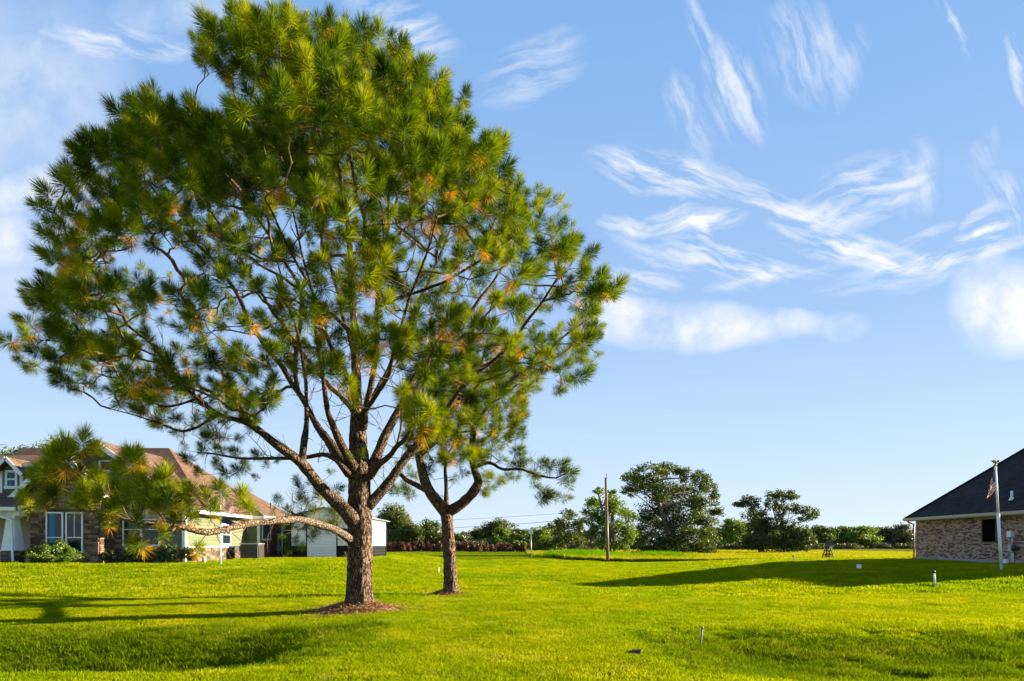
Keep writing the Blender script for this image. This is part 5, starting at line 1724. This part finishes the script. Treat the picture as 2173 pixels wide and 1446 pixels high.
for k in range(12):
    a = 2 * math.pi * k / 12
    e = Vector((math.cos(a), 0, math.sin(a)))
    f = Vector((-math.sin(a), 0, math.cos(a)))
    q = [hub + e * .10 - f * .02, hub + e * .10 + f * .02, hub + e * .40 + f * .075 + Vector((0, .03, 0)), hub + e * .40 - f * .075 - Vector((0, .03, 0))]
    MB().slab(q, 0.006).build('blade', M['condenser'], wh)
MB().slab([hub + Vector((.02, .45, -.02)), hub + Vector((.2, .85, -.14)), hub + Vector((.2, .85, .14)), hub + Vector((.02, .45, .02))], 0.008).build('tail', M['condenser'], WM)

# white box on a thin pole
D = 77
p = W(1128, 1186, D)
p.z = gz(p.x, p.y)
BH = thing('birdhouse', p, 'boxy white birdhouse raised on a thin leaning pole in front of the hedge', 'birdhouse')
tp = W(1126.5, 1134, D)
MB().tube([p - Vector((0, 0, .2)), tp], 0.05, 10).build('pole', M['grey_metal'], BH)
bxo = MB().box((tp.x - .24, tp.y - .22, tp.z), (tp.x + .24, tp.y + .22, tp.z + .42)).build('box', M['pipe_white'], BH)
for k in range(3):
    MB().lathe((tp.x - .13 + .13 * k, tp.y - .225, tp.z + .2), [(0.035, 0), (0.035, .05)], 8).build('entrance_hole', M['dark_metal'], bxo)
MB().box((tp.x - .28, tp.y - .26, tp.z + .42), (tp.x + .28, tp.y + .26, tp.z + .46)).box((tp.x - .28, tp.y - .26, tp.z + .2 - .08), (tp.x + .28, tp.y - .22, tp.z + .14)).build('roof', M['roof_grey'], BH)

# utility pole at the meadow edge
D = 60
p = W(1290, 1193, D)
p.z = gz(p.x, p.y)
tp = W(1285.5, 1014, D)
UP = thing('utility_pole', p, 'bare brown wooden utility pole at the meadow edge', 'utility pole')
MB().tube([p - Vector((0, 0, .3)), p.lerp(tp, .35), p.lerp(tp, .7), tp], [0.15, 0.135, 0.12, 0.105], 14).build('pole', M['pole_wood'], UP)
MB().tube([tp - Vector((-.06, .1, .15)), tp + Vector((.06, -.1, .22))], 0.02, 8).lathe(tp + Vector((.06, -.1, .2)), [(0.03, 0), (0.05, .05), (0.03, .12)], 10).build('insulator_pin', M['dark_metal'], UP)
MB().tube([p + Vector((.06, -.15, 0)), p.lerp(tp, .6) + Vector((.06, -.13, 0))], 0.022, 8).build('conduit', M['grey_metal'], UP)
MB().box(tuple(p.lerp(tp, .60) + Vector((-.05, -.18, 0))), tuple(p.lerp(tp, .60) + Vector((.12, -.11, .12)))).build('number_tag', M['grey_metal'], UP)


def cable(a, b, r, sag, label):
    pts = [a.lerp(b, t) - Vector((0, 0, sag * 4 * t * (1 - t))) for t in np.linspace(0, 1, 25)]
    tag(MB().tube(pts, r, 6).build('power_line', M['wire']), label, 'cable', 'power lines beyond the hedge')


cable(W(560, 1112, 165), W(1275, 1083, 165), 0.030, 0.9, 'upper thin power line crossing the sky above the hedge')
cable(W(560, 1130, 165), W(1240, 1101, 165), 0.045, 0.9, 'lower thicker power line crossing just above the hedge trees')

# ------------------------------------------------------------------ broadleaf trees and shrubs
def leaves_for(clumps, s, cover, rng, lump=0.42, hollow=0.35):
    """clumps: (centre Vector, rx, ry, rz) -> leaf quads"""
    Ps, Ns, Ts = [], [], []
    for c, rx, ry, rz in clumps:
        n = int(2.6 * cover * math.pi * rx * rz / (s * s)) + 6
        m_ = max(5, int(10 * (rx * rz) ** 0.35))
        dirs = rng.normal(0, 1, (m_, 3)); dirs /= np.linalg.norm(dirs, axis=1)[:, None]
        sub = dirs * rng.uniform(0.30, 0.85, (m_, 1))
        which = rng.integers(0, m_, n)
        o = rng.normal(0, 1, (n, 3)); o /= np.linalg.norm(o, axis=1)[:, None]
        q = sub[which] + o * lump * rng.uniform(hollow, 1.0, (n, 1))
        P_ = q * np.array((rx, ry, rz)) + np.array(c)
        Ps.append(P_)
        Ns.append(o * 0.8 + rng.normal(0, 0.6, (n, 3)) + np.array((0, 0, 0.35)))
        Ts.append(np.clip(rng.normal(0.5, 0.2, n) + rng.normal(0, 0.1, m_)[which], 0, 0.99))
    P_, N_, T_ = np.concatenate(Ps), np.concatenate(Ns), np.concatenate(Ts)
    N_ /= np.linalg.norm(N_, axis=1)[:, None]
    a = np.cross(N_, rng.normal(0, 1, N_.shape)); a /= np.linalg.norm(a, axis=1)[:, None]
    b = np.cross(N_, a)
    h = s * rng.uniform(0.35, 0.75, (len(P_), 1))
    V_ = np.stack([P_ - a * h * 1.2, P_ - b * h * .6, P_ + a * h * 1.2, P_ + b * h * .6], 1).reshape(-1, 3)
    F_ = np.arange(len(P_) * 4).reshape(-1, 4)
    return V_, F_, T_


def broadleaf(name, label, bpx, D, cl, leaf, s=None, cover=2.6, group=None, cat='tree', trunk_r=0.2, trunks=1, seed=0, flat=0.8, zoff=0.0):
    """cl: clumps in photograph pixels (px, py, rx, ry) about the depth D"""
    rng = np.random.default_rng(seed + 100)
    k = D / FPX
    s = s or max(0.10, 0.0024 * D)
    bx = (bpx - CX) * k
    bz = gz(bx, D)
    root = thing(name, (bx, D, bz), label, cat, group)
    span = (max(c[0] for c in cl) - min(c[0] for c in cl)) * k * 0.42
    clumps = []
    for (px, py, rx, ry) in cl:
        d = D + rng.uniform(-1, 1) * span * flat
        c = W(px, py, d)
        kk = d / FPX
        c.z = max(c.z, bz + ry * kk * 0.8)
        clumps.append((c, rx * kk * 1.18, (rx + ry) / 2 * kk * 1.18, ry * kk * 1.22))
    V_, F_, T_ = leaves_for(clumps, s, cover, rng)
    V_[:, 2] = np.maximum(V_[:, 2], bz + 0.02)
    wood = MB()
    b = Vector((bx, D, bz - 0.15))
    stems = []
    for t in range(trunks):
        off = Vector((rng.uniform(-1, 1) * trunk_r * 2.5 * (trunks > 1), rng.uniform(-1, 1) * trunk_r * 2 * (trunks > 1), 0))
        tgt = clumps[int(rng.integers(len(clumps)))][0] if trunks > 1 else sum((c[0] for c in clumps), Vector()) / len(clumps)
        mid = (b + off).lerp(tgt, 0.5) + Vector((0, 0, 0.2))
        stems.append([b + off, mid, tgt])
        wood.tube(resample_pts([b + off, mid, tgt]), list(np.linspace(trunk_r, trunk_r * 0.5, 7)), 8, jit=0.06)
    wood.build('trunk', M['oak_bark'], root)
    lb = MB()
    for c, *_r in clumps:
        st = stems[int(rng.integers(len(stems)))]
        a = st[1].lerp(st[2], rng.uniform(-0.3, 0.9)) if (c.z > st[1].z) else st[0].lerp(st[1], rng.uniform(0.2, 0.9))
        m_ = a.lerp(c, 0.5) + Vector((rng.normal(0, .1), rng.normal(0, .1), 0.12 * (c - a).length))
        lb.tube(resample_pts([a, m_, c]), list(np.linspace(trunk_r * .42, trunk_r * .08, 7)), 6)
    lb.build('branches', M['oak_bark'], root)
    link('crown', mesh_np('crown', V_, F_, LEAF[leaf], T_), root)
    return root


def resample_pts(p, n=7):
    out = []
    for t in np.linspace(0, 1, n):
        out.append(p[0] * (1 - t) ** 2 + p[1] * 2 * t * (1 - t) + p[2] * t * t)
    return out


OAK = [(1345, 1018, 28, 20), (1378, 1003, 34, 18), (1420, 998, 36, 16), (1462, 1006, 26, 16), (1492, 1022, 24, 20), (1508, 1045, 20, 16), (1338, 1042, 22, 12), (1388, 1038, 42, 24), (1438, 1040, 40, 26), (1487, 1062, 32, 20),
       (1518, 1088, 20, 14), (1402, 1078, 44, 26), (1455, 1090, 48, 28), (1500, 1112, 26, 18), (1375, 1112, 30, 22), (1430, 1128, 54, 26), (1478, 1140, 46, 24), (1385, 1152, 36, 22), (1440, 1166, 54, 14), (1362, 1170, 22, 9), (1498, 1166, 24, 12), (1415, 1155, 50, 20)]
broadleaf('oak_tree', 'tallest dark oak with a broad flat top and foliage down to the meadow', 1430, 107, OAK, 'oak', cover=2.6, trunk_r=0.42, trunks=2, seed=1)
LT = [(1268, 1040, 14, 10), (1298, 1044, 13, 9), (1262, 1066, 22, 17), (1300, 1066, 26, 18), (1258, 1096, 24, 20), (1296, 1096, 34, 24), (1332, 1092, 20, 18), (1262, 1130, 26, 22), (1305, 1130, 36, 24), (1338, 1130, 20, 22), (1284, 1156, 28, 14), (1322, 1156, 22, 12)]
broadleaf('leafy_tree', 'light green rounded tree growing just behind the bare wooden pole', 1300, 98, LT, 'light', cover=2.6, trunk_r=0.2, trunks=3, seed=2)
CT = [(1572, 1070, 13, 7), (1594, 1064, 17, 10), (1606, 1082, 16, 12), (1602, 1104, 22, 16), (1604, 1126, 28, 18), (1618, 1144, 32, 18), (1598, 1158, 26, 12), (1622, 1120, 22, 16)]
broadleaf('leafy_tree', 'ragged dark tree leaning beside the open-crowned one', 1612, 124, [(a, b, c * 1.3, d * 1.35) for a, b, c, d in CT], 'oak', cover=2.4, trunk_r=0.22, seed=3)
DT = [(1640, 1056, 13, 10), (1664, 1048, 18, 9), (1682, 1056, 12, 8), (1638, 1072, 11, 10), (1662, 1074, 13, 9), (1690, 1080, 15, 8), (1712, 1086, 16, 9), (1726, 1094, 9, 7), (1706, 1100, 11, 7), (1655, 1092, 10, 8)]
broadleaf('leafy_tree', 'open-crowned tree with bare forking stems showing sky between its leaves', 1668, 123, [(a, b, c * 1.35, d * 1.4) for a, b, c, d in DT], 'oak', cover=2.0, trunk_r=0.2, trunks=2, seed=4)
broadleaf('thicket_bush', 'wide dark bush filling the foot of the open-crowned tree', 1680, 120, [(1690, 1130, 30, 22), (1664, 1140, 36, 24), (1702, 1150, 24, 18), (1640, 1146, 32, 22), (1680, 1160, 40, 14), (1712, 1136, 16, 18), (1655, 1118, 24, 16)], 'oak', cat='bush', trunk_r=0.08, trunks=3, seed=5)
ET = [(1210, 1092, 20, 11), (1194, 1110, 22, 15), (1226, 1114, 18, 18), (1200, 1138, 28, 20), (1226, 1148, 18, 16), (1185, 1150, 18, 14)]
broadleaf('leafy_tree', 'mid-green tree between the hedge end and the light green tree', 1205, 130, ET, 'oak', trunk_r=0.2, seed=6)


def blob(px, top, wd, base, seed, n=9):
    rng = np.random.default_rng(seed)
    h = base - top
    out = []
    for i in range(n):
        t = i / (n - 1)
        y_ = base - h * (0.18 + 0.66 * t)
        hw = wd / 2 * (1 - 0.55 * t ** 2)
        out.append((px + rng.uniform(-0.62, 0.62) * hw, y_ + rng.uniform(-.05, .05) * h, wd * rng.uniform(.26, .36), h * rng.uniform(.17, .24)))
    out.append((px + rng.uniform(-.1, .1) * wd, top + h * .12, wd * .18, h * .11))
    out.append((px, base - h * 0.16, wd * .46, h * .20))
    out.append((px + wd * .1, base - h * 0.4, wd * .42, h * .24))
    return out


BG = [  # px, top, width, D, leaf, label
    (838, 1072, 72, 180, 'yellow', 'yellowish open tree rising behind the shed'),
    (872, 1112, 60, 175, 'oak', 'dark tree between the yellowish tree and the forked pine trunk'),
    (914, 1106, 64, 178, 'oak', 'rounded tree behind the hedge just left of the forked pine trunk'),
    (985, 1130, 40, 190, 'grey', 'small greyish tree standing behind the olive vine mound'),
    (1050, 1106, 84, 178, 'oak', 'broad round tree behind the middle of the red hedge'),
    (1062, 1118, 46, 172, 'light', 'bright green young tree in front of the broad round tree'),
    (1102, 1124, 64, 180, 'oak', 'dark tree left of the white birdhouse'),
    (1152, 1122, 60, 150, 'light', 'round green tree right of the white birdhouse'),
    (1178, 1112, 56, 175, 'oak', 'dark tree behind the hedge end'),
    (1550, 1100, 56, 200, 'light', 'pale green tree peeping out behind the tall oak'),
    (1582, 1108, 50, 205, 'oak', 'distant tree in the gap right of the tall oak'),
    (1742, 1116, 54, 270, 'oak', 'far tree right above the garden windmill'),
    (1785, 1120, 64, 280, 'oak', 'far dark tree right of the garden windmill'),
    (1826, 1116, 62, 275, 'light', 'far light green tree midway between windmill and brick house'),
    (1878, 1120, 58, 290, 'oak', 'far tree left of the brick house corner'),
    (1920, 1112, 54, 285, 'grey', 'hazy far tree touching the brick house corner'),
    (1962, 1124, 60, 290, 'oak', 'far tree mostly hidden by the brick house corner'),
    (1850, 1132, 40, 300, 'grey', 'low far tree in the gap of the right tree row'),
    (1715, 1124, 40, 290, 'yellow', 'far pale tree behind the wide dark bush'),
    (1240, 1128, 60, 190, 'grey', 'greyish far tree seen between the light green tree and the hedge end'),
    (1345, 1126, 60, 200, 'oak', 'far tree in the gap between the light green tree and the tall oak'),
    (1130, 1128, 50, 185, 'oak', 'dark tree standing right behind the white birdhouse'),
    (1020, 1122, 50, 186, 'oak', 'dull tree behind the larger olive mound'),
    (955, 1128, 50, 188, 'oak', 'dull tree half hidden by the forked pine trunk'),
    (1655, 1118, 70, 260, 'oak', 'far tree seen through the stems of the open-crowned tree'),
    (1760, 1132, 50, 275, 'light', 'low light green tree behind the garden windmill'),
    (1805, 1130, 50, 285, 'oak', 'low dark tree in the right tree row'),
    (1900, 1130, 50, 290, 'oak', 'low tree between the last two far trees by the brick house'),
    (1510, 1118, 50, 220, 'oak', 'far tree half hidden behind the right side of the tall oak'),
]
for i, (px, tp_, wd, D, lf, lb) in enumerate(BG):
    base = HY + EYE / D * FPX
    broadleaf('leafy_tree', lb, px, D, blob(px, tp_, wd * 1.22, base, i), lf, cover=2.2, trunk_r=0.25, seed=20 + i, group='trees along the far side of the meadow')
# trees beyond the green house
for i, (px, tp_, wd) in enumerate(((-10, 948, 90), (62, 944, 90), (120, 952, 80))):
    broadleaf('leafy_tree', ['dark treetop behind the far left end of the roof', 'bright treetop showing above the dormer', 'treetop behind the low pine limb and the stone gable'][i], px, 72,
              blob(px, tp_, wd * 1.3, 1190, 50 + i, 12), 'yellow' if i == 1 else 'light', cover=1.5, trunk_r=0.3, seed=50 + i, s=0.2, group='trees beyond the green house')
# olive mounds and low bushes along the far edge
LOW = [(965, 1146, 60, 168, 'grey', 'olive vine-covered mound right of the forked pine trunk'), (1010, 1144, 60, 167, 'grey', 'larger olive vine-covered mound behind the red hedge'),
       (1075, 1148, 46, 166, 'grey', 'tan tangle of brush behind the red hedge'), (1100, 1146, 44, 165, 'light', 'small round bright bush behind the red hedge'),
       (1225, 1150, 50, 140, 'grey', 'low brush under the mid-green tree'), (1560, 1152, 60, 190, 'grey', 'low dark brush right of the tall oak'),
       (1735, 1152, 44, 260, 'grey', 'brown brush behind the garden windmill'), (1800, 1153, 60, 265, 'grey', 'tan brush right of the garden windmill'), (1868, 1153, 50, 268, 'grey', 'low tan brush at the far meadow edge'), (1915, 1152, 50, 268, 'grey', 'low brush beside the brick house corner'),
       (1620, 1154, 60, 240, 'grey', 'far brush seen under the ragged tree')]
for i, (px, tp_, wd, D, lf, lb) in enumerate(LOW):
    base = HY + EYE / D * FPX
    h = base - tp_
    cl = [(px + a * wd, base - h * b, wd * .28, h * .34) for a, b in ((-.3, .3), (0, .36), (.3, .3), (-.15, .6), (.15, .64))]
    broadleaf('bush', lb, px, D, cl, lf, cover=2.6, trunk_r=0.06, trunks=2, seed=70 + i, cat='bush', group='brush along the far edge')
# reddish hedge shrubs
xs_h = np.linspace(826, 1178, 27)
for i, px in enumerate(xs_h):
    D = 158 - 3 * math.sin(i)
    base = HY + EYE / D * FPX
    tp_ = 1150 + 2.0 * math.sin(i * 2.1) + (3 if i > 15 else 0)
    h = base - tp_
    cl = [(px + a * 13, base - h * b, 6.0, h * .33) for a, b in ((-.3, .34), (.3, .36), (0, .66), (0.1, .3))]
    broadleaf('hedge_shrub', 'reddish clipped shrub in the long hedge row', px, D, cl, 'red', s=0.22, cover=3.0, trunk_r=0.05, seed=90 + i, cat='shrub', group='reddish shrubs of the hedge')
# shrubs at the house
broadleaf('round_shrub', 'rounded bright green shrub under the bay windows', 114, 33.0, [(78, 1174, 26, 18), (105, 1168, 30, 20), (132, 1170, 30, 20), (152, 1176, 20, 15), (115, 1180, 46, 14), (95, 1162, 20, 12), (128, 1158, 18, 11), (75, 1184, 22, 10), (148, 1186, 24, 9)], 'shrub', s=0.055, cover=3.0, trunk_r=0.03, trunks=4, seed=130, cat='shrub')
for i, (px, wd, tp_) in enumerate(((235, 40, 1168), (272, 44, 1158), (312, 48, 1160), (352, 48, 1155), (392, 44, 1158))):
    cl = [(px + a * wd, 1193 - (1193 - tp_) * b, wd * .3, (1193 - tp_) * .32) for a, b in ((-.3, .3), (.3, .32), (0, .4), (-.15, .68), (.18, .7))]
    lb = ['low flowering bush at the sunlit stone corner', 'flowering bush left of the white framed window', 'bush with pale blossoms under the white framed window', 'tall flowering bush right of the white framed window', 'flowering bush at the white corner board'][i]
    broadleaf('flower_bush', lb, px, 34.2, cl, 'flower', s=0.055, cover=2.6, trunk_r=0.015, trunks=4, seed=140 + i, cat='bush', group='flowering bushes in the house bed')
broadleaf('small_bush', 'tiny yellow-green bush at the shed wall behind the thick pine', 732, 43.6, [(731, 1183, 5, 5), (734, 1177, 4, 5)], 'yellow', s=0.06, cover=3, trunk_r=0.02, seed=150, cat='bush')

# grey roof showing over the far trees
FH = thing('house', (3.1, 215, 0), 'far grey roof peeping over the trees left of the birdhouse', 'house')
MB().box((0, 211, -.2), (6, 219, 4.2)).build('wall', M['concrete'], FH)
MB().slab([(-.5, 210, 4.1), (6.5, 210, 4.1), (5.2, 215, 6.3), (.8, 215, 6.3)], .15).slab([(6.5, 220, 4.1), (-.5, 220, 4.1), (.8, 215, 6.3), (5.2, 215, 6.3)], .15).build('roof', M['far_roof'], FH)
